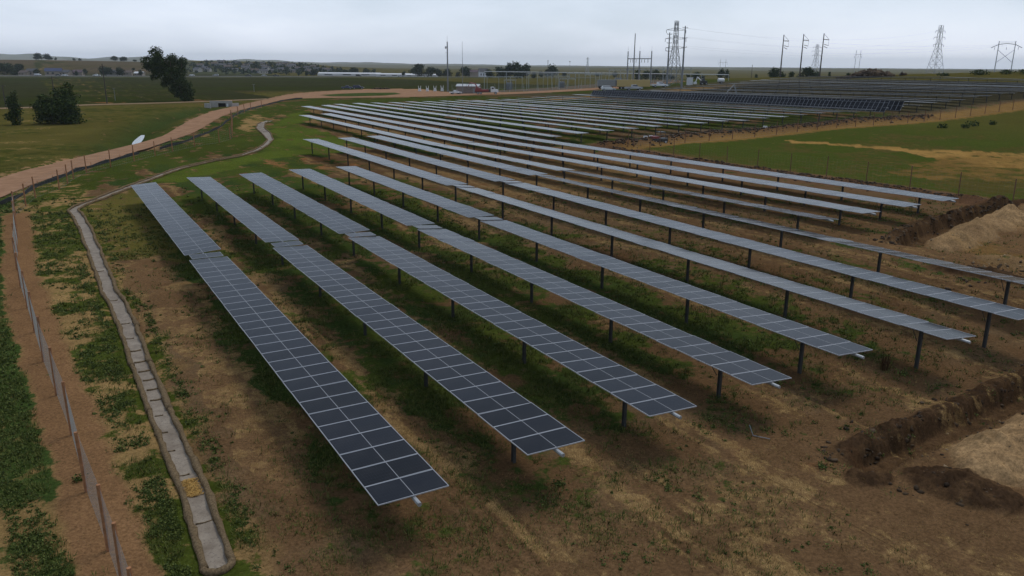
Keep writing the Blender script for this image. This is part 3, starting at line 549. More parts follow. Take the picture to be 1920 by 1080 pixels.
def table(i, t0, nmod, z0, z1, label, tilt=0.0, detail=2, stub=False, post0=2.7, postgap=7.7, dampers=False):
    """one tracker table in row i from distance t0 away from the camera; z0, z1 heights of its torque tube"""
    x0, y0 = site(i, t0); ln = nmod*STEP; x1, y1 = site(i, t0+ln); g0 = bz(x0, y0)
    th = thing('solar_table', label, 'solar table', (x0, y0, g0), AZ, 'tracker tables of the solar array')
    sl = math.atan2(z1-z0, ln); tl = -math.radians(tilt); zt = lambda y: z0-g0+(z1-z0)*y/ln
    tb = MB(); tb.tube([(0, -.38 if detail else 0, zt(-.38)-.08), (0, ln+.15, zt(ln)-.08)], .07, 8); tb.build('torque_tube', 'galvanised', th)
    if detail == 0:
        s = link('panel_strip', strip_mesh(nmod), th, (0, 0, zt(0)), (sl, tl, 0)); s['kind'] = 'stuff'
    else:
        for k in range(nmod):
            y = (k+.5)*STEP; r = (sl+math.radians(R_.gauss(0, .2)), tl+math.radians(R_.gauss(0, .45)), 0)
            st = stub and k == nmod-1
            p = link('solar_panel', ME_PANEL if detail == 2 else ME_BOTH, th, (0, y+(.12 if st else 0), zt(y)+(.05 if st else 0)), r, (.83, 1, 1) if st else None)
            if detail == 2: link('panel_frame', ME_FRAME, p)
    y = post0; first = True
    while y < ln-.3:
        px, py = site(i, t0+y); zb = gz(px, py)-.1-g0
        link('post', ME_POST, th, (0, y, zb), None, (1, 1, zt(y)-.14-zb))
        if detail: link('bearing', ME_BEAR, th, (0, y, zt(y)-.12))
        if first and dampers:
            for s in (-1, 1):
                d = MB(); d.bar((s*.09, y+.12, zt(y)-.75), (s*.62, y+.12, zt(y)-.02-math.tan(tl)*s*.62), .035); d.build('damper', 'dark_steel', th)
        first = False; y += postgap
    return th
def zi(pts, t): return float(np.interp(t, [p[0] for p in pts], [p[1] for p in pts]))
PR = {0: [(19.4, 1.50), (52.7, 1.9), (85.5, 2.25)], 1: [(19.7, 1.59), (53, 2.04), (86, 2.53)], 2: [(19.9, 1.64), (53.2, 2.12), (86.4, 2.58)], 3: [(20, 1.70), (53.6, 2.15), (85.6, 2.70)], 4: [(20.1, 1.93), (53.8, 2.29), (86.2, 2.70)],
      5: [(18.6, 2.17), (68.6, 2.54), (117.6, 3.07)], 6: [(18.4, 2.36), (69, 2.63), (117.8, 3.09)], 7: [(20.4, 2.70), (69.7, 2.66), (118.4, 3.01)], 8: [(38.3, 2.85), (72.9, 2.54), (106.5, 2.47), (174.7, 3.0)], 9: [(38.5, 2.86), (106.8, 2.52), (176.2, 3.14)],
      10: [(38.5, 2.97), (107, 2.60), (209.8, 3.14)], 11: [(38.7, 3.05), (107, 2.71), (209.7, 3.32)]}
TILT = {0: (0, 4), 1: (-1.3, -2), 2: (-3, 1.5), 3: (-4.5, -1), 4: (-4, -1), 5: (-6, -1), 6: (-3, 0), 7: (-7, 0), 8: (-2, 1), 9: (-1, 1), 10: (0, 1), 11: (1, 1)}
for i in range(5):
    s0_ = PR[i][0][0]
    table(i, s0_, 29, zi(PR[i], s0_), zi(PR[i], s0_+33.3), 'near solar table with large dark panels, %s row from the pale drainage channel' % nth(i), TILT[i][0], 2, True, 2.8, 7.7, i >= 3)
    table(i, s0_+34.1, 28, zi(PR[i], s0_+34.1), zi(PR[i], s0_+66.3), 'far solar table beyond the gap, %s row from the drainage channel' % nth(i), TILT[i][1], 2, False, .4, 7.7)
for i in range(5, 8):
    s0_ = PR[i][0][0]
    table(i, s0_, 43, zi(PR[i], s0_), zi(PR[i], s0_+49.5), 'long near solar table running out of the aisle, %s row from the drainage channel' % nth(i), TILT[i][0], 1, True, 1.9, 7.9, True)
    table(i, s0_+50.3, 42, zi(PR[i], s0_+50.3), zi(PR[i], s0_+98.6), 'long far solar table ending at the green bend, %s row from the drainage channel' % nth(i), TILT[i][1], 1, False, .4, 7.9)
table(8, 38.3, 30, 2.85, 2.55, 'short near solar table by the bench cut, ninth row from the drainage channel', -6, 1, False, 2.8, 7.9, True)
table(8, 73.2, 29, 2.54, 2.48, 'middle solar table of three, ninth row from the drainage channel', -2, 1, False, .4, 7.9)
table(8, 106.9, 59, 2.47, 3.0, 'far solar table above the green bend, ninth row from the drainage channel', -1, 0, False, .4, 7.9)
for i in range(9, 12):
    table(i, 38.5, 30, zi(PR[i], 38.5), zi(PR[i], 73), 'near pale solar table by the spoil ridge, %s row from the drainage channel' % nth(i), TILT[i][0], 1, False, 2.8, 7.9, True)
    table(i, 73.3, 29, zi(PR[i], 73.3), zi(PR[i], 106.7), 'middle pale solar table behind the spoil ridge, %s row from the drainage channel' % nth(i), TILT[i][0], 1, False, .4, 7.9)
    nm = 60 if i == 9 else 89
    table(i, 107.1, nm, zi(PR[i], 107.1), zi(PR[i], 107.1+nm*STEP), 'far pale solar table near the loop road, %s row from the drainage channel' % nth(i), TILT[i][1], 0, False, .4, 7.9)
for i in range(12, 49):
    g0 = bz(*site(i, 107)); gm = bz(*site(i, 161)); g1 = bz(*site(i, 216)); dark = i in (28, 29)
    tl = 57 if i == 28 else 60 if i == 29 else (R_.gauss(-.6, 1.0) if i < 28 else R_.gauss(-.3, .5))
    h = 1.62+R_.gauss(0, .08)
    if dark:
        table(i, 107.5, 92, g0+1.75, g1+1.75, 'steeply tilted dark solar table, %s of the two upright rows' % ('nearer' if i == 28 else 'farther'), tl, 1, False, .5, 7.9)
    else:
        mid = (g0+g1)/2
        if gm-mid > .4 or gm-mid < -.4:
            table(i, 107, 47, g0+h, gm+h, 'distant right half solar table, %s row from the drainage channel' % nth(i), tl, 0, False, .5, 9.0)
            table(i, 161.6, 47, gm+h, g1+h, 'distant far half solar table, %s row from the drainage channel' % nth(i), tl, 0, False, .5, 9.0)
        else:
            table(i, 107, 94, g0+h, g1+h, 'distant solar table seen as a thin line, %s row from the drainage channel' % nth(i), tl, 0, False, .5, 9.0)
# ---------------------------------------------------------------- fences
pm('fence_wood', (.30, .135, .058), .85, var=.35, scale=6, bump=.2)
pm('rust_post', (.15, .075, .045), .85, var=.3, scale=5)
pm('fence_wire', (.20, .21, .20), .5, .5, var=.1)
pm('silt_cloth', (.012, .013, .014), .8, var=.3, scale=2)
def wire_bay(a, b, h, step, r, diag=True):
    g = MB(); A = Vector(a); B = Vector(b); L_ = (B-A).length; d = (B-A)/L_; up = Vector((0, 0, 1))
    def bar(p, q):
        k = len(g.v); nn = (q-p).normalized(); s = d.cross(up); w = nn.cross(s)
        for c_ in (p, q):
            g.v += [tuple(c_+s*r), tuple(c_-s*r*.5+w*r*.87), tuple(c_-s*r*.5-w*r*.87)]
        for j in range(3): g.f.append((k+j, k+(j+1) % 3, k+3+(j+1) % 3, k+3+j)); g.m.append(0)
    if diag:
        s = -h
        while s < L_:
            for sgn in (1, -1):
                u0, u1 = (s, s+h); z0_, z1_ = (0., h) if sgn > 0 else (h, 0.)
                c0, c1 = max(u0, 0), min(u1, L_)
                if c1 > c0+.01:
                    f = lambda u: z0_+(z1_-z0_)*(u-u0)/h
                    bar(A+d*c0+up*f(c0), A+d*c1+up*f(c1))
            s += step
    else:
        s = step
        while s < L_: bar(A+d*s, A+d*s+up*h); s += step
        for z in np.linspace(.1, h, 7): bar(A+up*float(z), B+up*float(z))
    for z in (0.03, h): bar(A+up*z, B+up*z)
    return g
def fence(name, label, pts, h, pr, pmat, step, wr, diag, groupname):
    x0, y0 = pts[0]; z0 = gz(x0, y0); th = thing(name, label, 'fence', (x0, y0, z0), 0, groupname)
    P = [(x-x0, y-y0, gz(x, y)-z0) for x, y in pts]
    for p in P:
        g = MB(); lean = (R_.gauss(0, .03), R_.gauss(0, .03)); hh = h*(1.04+R_.gauss(0, .02))
        g.tube([(p[0], p[1], p[2]-.3), (p[0]+lean[0]*.5, p[1]+lean[1]*.5, p[2]+hh*.5), (p[0]+lean[0], p[1]+lean[1], p[2]+hh)], [pr*1.08, pr, pr*.96], 8)
        g.build('fence_post', pmat, th, smooth=False)
    for k in range(len(P)-1):
        far = math.hypot(pts[k][0], pts[k][1])
        wire_bay(P[k], P[k+1], h-.08, step, wr, diag).build('wire_mesh', 'fence_wire', th)
    return th
lx = [(-8.2, 15.0)] + FENCE_L
fence('wire_fence', 'wire mesh fence on orange wooden posts along the gravel strip', lx[:9], 2.15, .062, 'fence_wood', .11, .0014, True, 'perimeter fences')
fence('wire_fence', 'wire fence on wooden posts running up to the road corner', lx[8:], 2.15, .065, 'fence_wood', .18, .0022, True, 'perimeter fences')
fence('wire_fence', 'wire fence on brown posts curving along the pink dirt road', FENCE_ROAD[:14], 2.15, .07, 'fence_wood', .6, .004, False, 'perimeter fences')
fence('wire_fence', 'close line of brown fence posts running away beside the tan patch', FENCE_ROAD[13:24], 2.15, .085, 'fence_wood', .8, .004, False, 'perimeter fences')
fence('wire_fence', 'distant brown fence posts beside the narrowing dirt road', FENCE_ROAD[23:], 2.15, .09, 'fence_wood', 1.2, .006, False, 'perimeter fences')
fence('wire_fence', 'thin rusty-post wire fence between the spoil ridge and green field', [site(13.33, t) for t in np.arange(24, 98.5, 5.25)], 2.2, .05, 'rust_post', .5, .0028, False, 'perimeter fences')
fence('wire_fence', 'far rusty-post fence climbing the hill behind the green field', [site(13.33+k, 97.0) for k in np.arange(.14, 32, 1.0)], 2.2, .06, 'rust_post', .7, .004, False, 'perimeter fences')
def silt(label, line, n):
    P = resample(line, n); x0, y0 = P[0]; z0 = gz(x0, y0); th = thing('silt_fence', label, 'silt fence', (x0, y0, z0), 0, 'black silt fences'); g = MB()
    Q = [(p[0]-x0, p[1]-y0, gz(*p)-z0) for p in P]
    for k in range(n-1):
        a, b = Q[k], Q[k+1]; s = .40+.12*math.sin(k*1.7); s2 = .40+.12*math.sin(k*1.7+1.7); dx, dy = b[1]-a[1], a[0]-b[0]; q = math.hypot(dx, dy); dx *= .012/q; dy *= .012/q
        g.add([(a[0]+dx, a[1]+dy, a[2]-.05), (b[0]+dx, b[1]+dy, b[2]-.05), (b[0]+dx, b[1]+dy, b[2]+s2), (a[0]+dx, a[1]+dy, a[2]+s), (a[0]-dx, a[1]-dy, a[2]-.05), (b[0]-dx, b[1]-dy, b[2]-.05), (b[0]-dx, b[1]-dy, b[2]+s2), (a[0]-dx, a[1]-dy, a[2]+s)],
              [(0, 1, 2, 3), (7, 6, 5, 4), (3, 2, 6, 7)])
    g.build('cloth', 'silt_cloth', th)
    for k in range(0, n, 2):
        s = MB(); s.box((Q[k][0]-.05, Q[k][1]-.05, Q[k][2]+.3), (.05, .05, .75)); s.build('stake', 'fence_wood', th)
silt('low black silt fence along the near edge of the dirt road', SILT, 22)
silt('low black silt fence following the road past the bend', SILT2, 40)
mbp = [(-62, 72), (-56.5, 76.5)]; silt('short black silt fence at the road edge, far left', mbp, 4)
# ---------------------------------------------------------------- drainage channel with straw rolls
m, t, b = node_mat('channel_liner'); n = t.nodes.new; l = t.links.new
c = n('ShaderNodeTexCoord'); z1 = n('ShaderNodeTexNoise'); z1.inputs['Scale'].default_value = 1.4; z1.inputs['Detail'].default_value = 9; z1.inputs['Roughness'].default_value = .7; l(c.outputs['Object'], z1.inputs[0])
r1 = n('ShaderNodeValToRGB'); e = r1.color_ramp.elements; e[0].position = .33; e[0].color = (.15, .112, .075, 1); e[1].position = .68; e[1].color = (.30, .248, .185, 1); l(z1.outputs[0], r1.inputs[0])
z2 = n('ShaderNodeTexNoise'); z2.inputs['Scale'].default_value = 14; z2.inputs['Detail'].default_value = 5; l(c.outputs['Object'], z2.inputs[0])
r2 = n('ShaderNodeMapRange'); r2.inputs[1].default_value = .55; r2.inputs[2].default_value = .70; l(z2.outputs[0], r2.inputs[0])
xq = n('ShaderNodeMix'); xq.data_type = 'RGBA'; l(r2.outputs[0], xq.inputs[0]); l(r1.outputs[0], xq.inputs[6]); xq.inputs[7].default_value = (.13, .10, .075, 1); l(xq.outputs[2], b.inputs['Base Color']); b.inputs['Roughness'].default_value = .75
bp = n('ShaderNodeBump'); bp.inputs['Strength'].default_value = .3; bp.inputs['Distance'].default_value = .04; l(z1.outputs[0], bp.inputs['Height']); l(bp.outputs[0], b.inputs['Normal'])
pm('straw_roll', (.075, .052, .030), 1, scale=14, bump=.8, spec=0, col2=(.24, .172, .098))
pm('straw_bright', (.50, .30, .085), .95, var=.3, scale=12, bump=.4)
CP = smooth(resample(SWALE, 420), 3); cn = np.gradient(CP, axis=0); cn = np.stack([-cn[:, 1], cn[:, 0]], 1)/np.linalg.norm(cn, axis=1)[:, None]
wob = (fbm(CP[:, 0], CP[:, 1], 2.0, 3, 600)-.5)[:, None]
half = np.interp(np.arange(420), [0, 120, 185, 200, 300, 340, 419], [.27, .29, .34, .36, .36, .7, .7])[:, None]
chan = sheet('drainage_channel', CP+cn*(half+.08+.1*wob), CP-cn*(half+.08-.1*wob), 6, 'channel_liner', .035, hf=gh)
segl = 14; cnt = 0
for side, nm in ((1, 'outer'), (-1, 'inner')):
    k = 0
    while k < 395:
        e_ = min(k+segl+2, 419); g = MB(); off = half[k:e_+1]+.13
        P = CP[k:e_+1]+cn[k:e_+1]*(side*off+.22*wob[k:e_+1]+R_.gauss(0, .02))
        Z = gh(P[:, 0], P[:, 1]); rad = .115 if k < 330 else .12
        if len(P) > 3:
            x0, y0, z0 = P[0][0], P[0][1], Z[0]
            g.tube([(p[0]-x0, p[1]-y0, z-z0+rad*.7) for p, z in zip(P, Z)], [rad*(.72+.5*R_.random()) for _ in P], 9)
            g.v = [(a_[0]+R_.gauss(0, .014), a_[1]+R_.gauss(0, .014), a_[2]+R_.gauss(0, .016)) for a_ in g.v]
            o = g.build('straw_roll', 'straw_roll', None, (x0, y0, z0), smooth=True)
            tag(o, 'straw erosion roll on the %s edge of the channel, %s from its near end' % (('fence-side' if side > 0 else 'panel-side'), nth(k//segl)), 'straw roll', 'straw rolls lining the drainage channel')
        k += segl
g = MB(); a_ = CP[0]; tv = (CP[0]-CP[4])/np.linalg.norm(CP[0]-CP[4]); arc = [a_+cn[0]*.40*math.cos(q)+tv*.34*math.sin(q) for q in np.linspace(0, math.pi, 12)]
g.tube([(p[0]-a_[0], p[1]-a_[1], gz(*p)-gz(*a_)+.08) for p in arc], [.10+.03*R_.random() for _ in arc], 9); tag(g.build('straw_roll', 'straw_roll', None, (a_[0], a_[1], gz(*a_)), smooth=True), 'curved straw roll closing the near end of the channel', 'straw roll', 'straw rolls lining the drainage channel')
# cross rolls (small check dams) in the channel
cd = 0
for k in [6, 14, 19, 23, 27, 31, 34, 37, 40, 43, 47, 52, 58, 70, 88, 345, 358, 372, 384, 398]:
    fa_ = 1 if 29 < k < 50 or k > 300 or k == 6 else R_.uniform(.2, .9); a = CP[k]+cn[k]*(half[k]-.02); b2 = CP[k]+cn[k]*(half[k]-.02)*(1-2*fa_); z = gz(*CP[k]); g = MB()
    g.tube([(a[0]-CP[k][0], a[1]-CP[k][1], .07), (0, 0, .045), (b2[0]-CP[k][0], b2[1]-CP[k][1], .07)], .045 if 29 < k < 50 else .025 if k < 340 else .09, 7)
    o = g.build('check_dam', 'straw_roll', None, (CP[k][0], CP[k][1], z), smooth=True); tag(o, 'thin straw check dam lying across the channel, %s from the near end' % nth(cd), 'check dam', 'check dams in the channel'); cd += 1
k = 10; g = MB()
for _ in range(900):
    q = CP[k]+(CP[k+3]-CP[k])*R_.random()+cn[k]*R_.gauss(0, .13); a = R_.uniform(0, 6.28); ln = R_.uniform(.03, .09)
    g.tube([(q[0]-CP[k][0]-ln*math.cos(a), q[1]-CP[k][1]-ln*math.sin(a), .05+R_.random()*.05), (q[0]-CP[k][0]+ln*math.cos(a), q[1]-CP[k][1]+ln*math.sin(a), .05+R_.random()*.07)], .007, 3, cap=False)
tag(g.build('straw_litter', 'straw_bright', None, (CP[k][0], CP[k][1], gz(*CP[k]))), 'loose golden straw heaped across the near end of the channel', 'straw', kind='stuff')
# ---------------------------------------------------------------- clods, grass, weeds
def leafmat(name, c1, c2, rough=.7, trans=.0):
    c1 = tuple(v*f for v, f in zip(c1, (.78, .76, .66))); c2 = tuple(v*f for v, f in zip(c2, (.78, .76, .66)))
    m, t, b = node_mat(name); n = t.nodes.new; l = t.links.new
    g = n('ShaderNodeNewGeometry'); r = n('ShaderNodeValToRGB'); e = r.color_ramp.elements; e[0].color = (*c1, 1); e[1].color = (*c2, 1)
    l(g.outputs['Random Per Island'], r.inputs[0]); l(r.outputs[0], b.inputs['Base Color']); b.inputs['Roughness'].default_value = rough; b.inputs['Specular IOR Level'].default_value = .08
leafmat('grass_blades', (.05, .078, .016), (.17, .185, .055)); leafmat('dry_blades', (.16, .105, .045), (.46, .32, .14)); leafmat('weed_leaves', (.030, .060, .016), (.18, .21, .06))
leafmat('leaf_dark', (.016, .034, .012), (.066, .100, .030)); leafmat('leaf_mid', (.024, .046, .016), (.080, .115, .034)); leafmat('leaf_blue', (.022, .038, .020), (.058, .084, .040))
leafmat('clod_soil', (.030, .020, .014), (.12, .082, .055)); leafmat('pale_soil', (.20, .14, .09), (.42, .31, .20))
def raw_mesh(name, V, F, mat, k):
    me = bpy.data.meshes.new(name); nf = len(F)
    me.vertices.add(len(V)); me.vertices.foreach_set('co', V.astype(np.float32).ravel()); me.loops.add(nf*k); me.loops.foreach_set('vertex_index', F.astype(np.int32).ravel())
    me.polygons.add(nf); me.polygons.foreach_set('loop_start', np.arange(nf)*k); me.update(); me.materials.append(MATS[mat]); return me
def sample(n, r0, r1, a0=-36, a1=36):
    a = np.radians(NP.uniform(a0, a1, n)); r = np.exp(NP.uniform(math.log(r0), math.log(r1), n)); return r*np.sin(a), r*np.cos(a)
def tufts(x, y, h, spread, nb, width):
    n = len(x); z = gh(x, y); a = NP.uniform(0, 6.283, (n, nb)); rr = NP.uniform(0, 1, (n, nb))*spread[:, None]
    bx = x[:, None]+rr*np.cos(a)*.6; by = y[:, None]+rr*np.sin(a)*.6
    hh = h[:, None]*NP.uniform(.5, 1.1, (n, nb)); le = NP.uniform(.25, .9, (n, nb))*h[:, None]
    tx = bx+np.cos(a)*le; ty = by+np.sin(a)*le; b2 = a+1.57+NP.uniform(-.6, .6, (n, nb)); w = width[:, None]*NP.uniform(.6, 1.4, (n, nb))
    V = np.empty((n, nb, 3, 3)); zz = z[:, None]-.02
    V[..., 0, 0] = bx-np.cos(b2)*w; V[..., 0, 1] = by-np.sin(b2)*w; V[..., 0, 2] = zz
    V[..., 1, 0] = bx+np.cos(b2)*w; V[..., 1, 1] = by+np.sin(b2)*w; V[..., 1, 2] = zz
    V[..., 2, 0] = tx; V[..., 2, 1] = ty; V[..., 2, 2] = zz+hh
    return V.reshape(-1, 3), np.arange(n*nb*3).reshape(-1, 3)
def clear_of(x, y):
    ok = ~road_mask(x, y); d, _, _ = seg_dist(x, y, SWALE); ok &= d > .75
    d, s, _ = seg_dist(x, y, FENCE_L); i, t = rowcoord(x, y); ok &= ~((d < 1.0) & (i < -.3) & (NP.uniform(0, 1, x.shape) > .06)); return ok
x, y = sample(230000, 15, 85); _, _, G, _ = paint(x, y); nn = fbm(x, y, 1.8, 3, 700); i, t = rowcoord(x, y)
keep = clear_of(x, y) & (NP.uniform(0, 1, x.shape) < G*1.0*sstep(.30, .55, nn)*1.3); x, y = x[keep][:46000], y[keep][:46000]; r = np.hypot(x, y)
h = (.04+.17*NP.uniform(0, 1, len(x))**2)*(1+r/160); V, F = tufts(x, y, h, h*1.5, 7, .007+.0003*r)
tag(link('grass', raw_mesh('grass', V, F, 'grass_blades', 3)), 'short green grass growing between the solar rows and along the verges', 'grass', kind='stuff')
x, y = sample(160000, 14, 75); nn = fbm(x, y, 1.5, 3, 720); _, _, G, _ = paint(x, y); i, t = rowcoord(x, y); fr = i-np.floor(i)
pr = (.22+.7*np.exp(-((fr-.6)/.2)**2)*(i > -.7)*(i < 8)+.4*(i < -.7))*sstep(.40, .6, nn)*(1-.6*G)*(1-.7*sstep(3, 6, i)*(t < 20)); keep = clear_of(x, y) & (NP.uniform(0, 1, x.shape) < pr) & (i < 13); x, y = x[keep][:34000], y[keep][:34000]; r = np.hypot(x, y)
h = NP.uniform(.02, .09, len(x))*(1+r/120); V, F = tufts(x, y, h, h*5, 5, .004+.00022*r)
tag(link('dry_grass', raw_mesh('dry_grass', V, F, 'dry_blades', 3)), 'dry straw coloured grass lying in the aisles between the rows', 'dry grass', kind='stuff')
def leafclumps(cx, cy, rad, hgt, nl, size, zoff=0.0):
    n = len(cx); cz = gh(cx, cy)+zoff; u = NP.normal(0, 1, (n, nl, 3)); u /= np.linalg.norm(u, axis=2)[..., None]; u[..., 2] = np.abs(u[..., 2]); k = np.abs(NP.normal(.55, .38, (n, nl)))[..., None]
    c = u*k*np.stack([rad, rad, hgt], 1)[:, None, :]; c[..., 0] += cx[:, None]; c[..., 1] += cy[:, None]; c[..., 2] += cz[:, None]
    a = NP.normal(0, 1, (n, nl, 3)); a /= np.linalg.norm(a, axis=2)[..., None]; b = np.cross(a, NP.normal(0, 1, (n, nl, 3))); b /= np.linalg.norm(b, axis=2)[..., None]
    s = (size[:, None]*NP.uniform(.6, 1.4, (n, nl)))[..., None]; V = np.stack([c-a*s, c+b*s*.55, c+a*s, c-b*s*.55], 2).reshape(-1, 3)
    return V, np.arange(len(V)).reshape(-1, 4)
x, y = sample(110000, 15, 95); nn = fbm(x, y, 1.3, 3, 740); n2 = fbm(x, y, 5, 2, 741); i, t = rowcoord(x, y); d, s, _ = seg_dist(x, y, FENCE_L); sw, ss, _ = seg_dist(x, y, SWALE)
pr = np.where((s > 0) & (i < 0), sstep(.9, 1.4, d)*sstep(.36, .50, n2*.5+nn*.5)*.6, 0.0)
ly = (s < 0) & (i < -.9) & (sw > .75) & (t < 96); pr = np.where(ly, np.exp(-((d-2.0)/.55)**2)*sstep(.42, .58, nn)*.38+sstep(.42, .64, nn)*.26*(d > 1.2)+.5*np.exp(-((sw-1.05)/.25)**2)*sstep(.4, .5, nn), pr)
pr = np.where((i > -.95) & (i < .0) & (t < 90), .45*np.exp(-((sw-1.05)/.3)**2)*sstep(.4, .55, nn)+.05*sstep(.55, .65, nn), pr)
fr = i-np.floor(i); pr = np.where((i >= 0) & (i < 7.5) & (t > 16), .10*sstep(.5, .66, nn)*np.exp(-((fr-.9)/.3)**2)+.03*sstep(.58, .68, nn), pr)
pr = np.where((t < 17) & (i > -.7) & (i < 2.5), .14*sstep(.55, .66, nn)*(1-sstep(.0, 2.5, i)*.8), pr)
keep = clear_of(x, y) & (NP.uniform(0, 1, x.shape) < pr); x, y = x[keep][:9500], y[keep][:9500]; r = np.hypot(x, y)
rad_ = (.05+.20*NP.uniform(0, 1, len(x))**2.0)*(1+r/90); V, F = leafclumps(x, y, rad_, rad_*NP.uniform(.6, 1.1, len(x)), 34, .018+.0006*r)
tag(link('weeds', raw_mesh('weeds', V, F, 'weed_leaves', 4)), 'dark green leafy weeds in patches beside the fence, channel and rows', 'weeds', kind='stuff')
# single plants that stand out
PLANTS = [(-15.0, 24.6, .30, 'small round dark weed alone on the gravel strip beside the fence'), (14.6, 30.2, .24, 'bright green grass tuft at the tip of the nearest trench'), (16.8, 36.3, .55, 'bushy green weed in the aisle below the fifth row end'), (12.0, 33.4, .5, 'bushy green weed under the fourth row end'), (18.3, 34.4, .34, 'low green weed beside the dead brown stalks'), (1.7, 24.6, .3, 'small green weed near the second row end')]
PLANTS[1] = (11.3, 25.9, .22, PLANTS[1][3])
for px, py, rr, lb in PLANTS:
    V, F = leafclumps(np.array([0.]), np.array([0.]), np.array([rr]), np.array([rr*.8]), 160, np.array([.05])); V[:, 2] -= gz(0, 0)
    o = link('weed_plant', raw_mesh('weed_plant', V, F, 'weed_leaves', 4), None, (px, py, gz(px, py)-.02)); tag(o, lb, 'plant', 'single weeds')
leafmat('dead_leaves', (.05, .03, .018), (.13, .075, .04)); g = MB()
for k in range(40):
    a = R_.uniform(0, 6.28); q = R_.uniform(0, .16); hh = R_.uniform(.35, .75); g.tube([(q*math.cos(a), q*math.sin(a), 0), (q*1.5*math.cos(a), q*1.5*math.sin(a), hh*.6), (q*1.9*math.cos(a+.3), q*1.9*math.sin(a+.3), hh)], [.012, .014, .02], 4)
tag(g.build('dead_stalks', 'dead_leaves', None, (17.6, 34.9, gz(17.6, 34.9)-.02)), 'clump of dead brown stalks beside green weeds right of the rows', 'plant')
ICO = None
def rocks(P, S, mat, name):
    bm = bmesh.new(); bmesh.ops.create_icosphere(bm, subdivisions=1, radius=1); iv = np.array([v.co[:] for v in bm.verts]); fv = np.array([[v.index for v in f.verts] for f in bm.faces]); bm.free()
    n = len(P); V = iv[None]*(1+NP.uniform(-.55, .45, (n, len(iv), 1)))*S[:, None, None]*np.stack([NP.uniform(.7, 1.5, n), NP.uniform(.7, 1.5, n), NP.uniform(.6, 1.1, n)], 1)[:, None, :]
    a = NP.uniform(0, 6.28, n); ca, sa = np.cos(a)[:, None], np.sin(a)[:, None]; X = V[..., 0]*ca-V[..., 1]*sa; Y = V[..., 0]*sa+V[..., 1]*ca; V = np.stack([X, Y, V[..., 2]], -1)+P[:, None, :]
    return link(name, raw_mesh(name, V.reshape(-1, 3), (fv[None]+np.arange(n)[:, None, None]*len(iv)).reshape(-1, 3), mat, 3))
def along(line, n, off, sd):
    L_ = resample(line, 300); k = NP.integers(0, 300, n); nv_ = np.gradient(L_, axis=0); nv_ = np.stack([-nv_[:, 1], nv_[:, 0]], 1)/np.linalg.norm(nv_, axis=1)[:, None]
    return L_[k]+nv_[k]*NP.normal(off, sd, n)[:, None]
Q = np.concatenate([along(TRENCH, 900, 1.0, .35), along(TRENCH, 220, -.75, .25), np.array([15.6, 24.5])+NP.normal(0, 1, (260, 2))*[.95, .62]])
Z = gh(Q[:, 0], Q[:, 1]); S = .025+.10*NP.uniform(0, 1, len(Q))**2.5
tag(rocks(np.column_stack([Q, Z+S*.15]), S, 'clod_soil', 'soil_clods'), 'dark broken clods thrown up along the nearest trench', 'soil clods', kind='stuff')
Q = np.concatenate([along(TRENCH2, 800, 1.15, .5), along(SPOIL1, 1500, 0, .75), np.array([31.5, 49])+NP.normal(0, 1, (220, 2))*[2.2, 1.4]])
Z = gh(Q[:, 0], Q[:, 1]); S = .05+.13*NP.uniform(0, 1, len(Q))**2.5
tag(rocks(np.column_stack([Q, Z+S*.15]), S, 'clod_soil', 'soil_clods'), 'brown clods on the spoil ridge by the rusty-post fence', 'soil clods', kind='stuff')
Q = along(SPOIL2, 1600, 0, 1.0); Z = gh(Q[:, 0], Q[:, 1]); S = .08+.2*NP.uniform(0, 1, len(Q))**2.5
tag(rocks(np.column_stack([Q, Z+S*.1]), S, 'clod_soil', 'soil_clods'), 'brown clods along the far trench at the foot of the hill', 'soil clods', kind='stuff')
Q = np.concatenate([np.array([m_[0], m_[1]])+NP.normal(0, .5, (110, 2))*[m_[2], m_[3]] for m_ in MOUNDS if m_[6] > .25]); Z = gh(Q[:, 0], Q[:, 1]); S = .025+.09*NP.uniform(0, 1, len(Q))**3
tag(rocks(np.column_stack([Q, Z+S*.1]), S, 'pale_soil', 'pale_clods'), 'pale sandy lumps scattered over the excavated heaps', 'soil lumps', kind='stuff')
# ---------------------------------------------------------------- trees
pm('bark', (.075, .055, .040), .9, var=.35, scale=6, bump=.4)
def crown_mesh(blobs, dens, size, mat, seed):
    rg = np.random.default_rng(seed); Vs = []
    for bx, by, bz_, rx, ry, rz in blobs:
        n = max(24, int(dens*(rx*ry*rz)**(2/3)/size**2*2.2)); u = rg.normal(0, 1, (n, 3)); u /= np.linalg.norm(u, axis=1)[:, None]; k = rg.uniform(.15, 1.0, (n, 1))**.45*(1+.16*rg.normal(0, 1, (n, 1)))
        c = u*k*[rx, ry, rz]+[bx, by, bz_]; a = rg.normal(0, 1, (n, 3)); a /= np.linalg.norm(a, axis=1)[:, None]; b = np.cross(a, rg.normal(0, 1, (n, 3))); b /= np.linalg.norm(b, axis=1)[:, None]; s = size*rg.uniform(.5, 1.35, (n, 1))
        Vs.append(np.stack([c-a*s, c+b*s*.7, c+a*s, c-b*s*.7], 1).reshape(-1, 3))
    V = np.concatenate(Vs); return raw_mesh('crown', V, np.arange(len(V)).reshape(-1, 4), mat, 4)
def tree(name, label, loc, blobs, trunk, dens, size, mat, seed, cat='tree', group=None):
    th = thing(name, label, cat, loc, 0, group); link('crown', crown_mesh(blobs, dens, size, mat, seed), th)
    g = MB()
    for pts_, r0 in trunk: g.tube(pts_, [r0*(1-.75*k/(len(pts_)-1)) for k in range(len(pts_))], 7)
    g.build('trunk', 'bark', th); return th
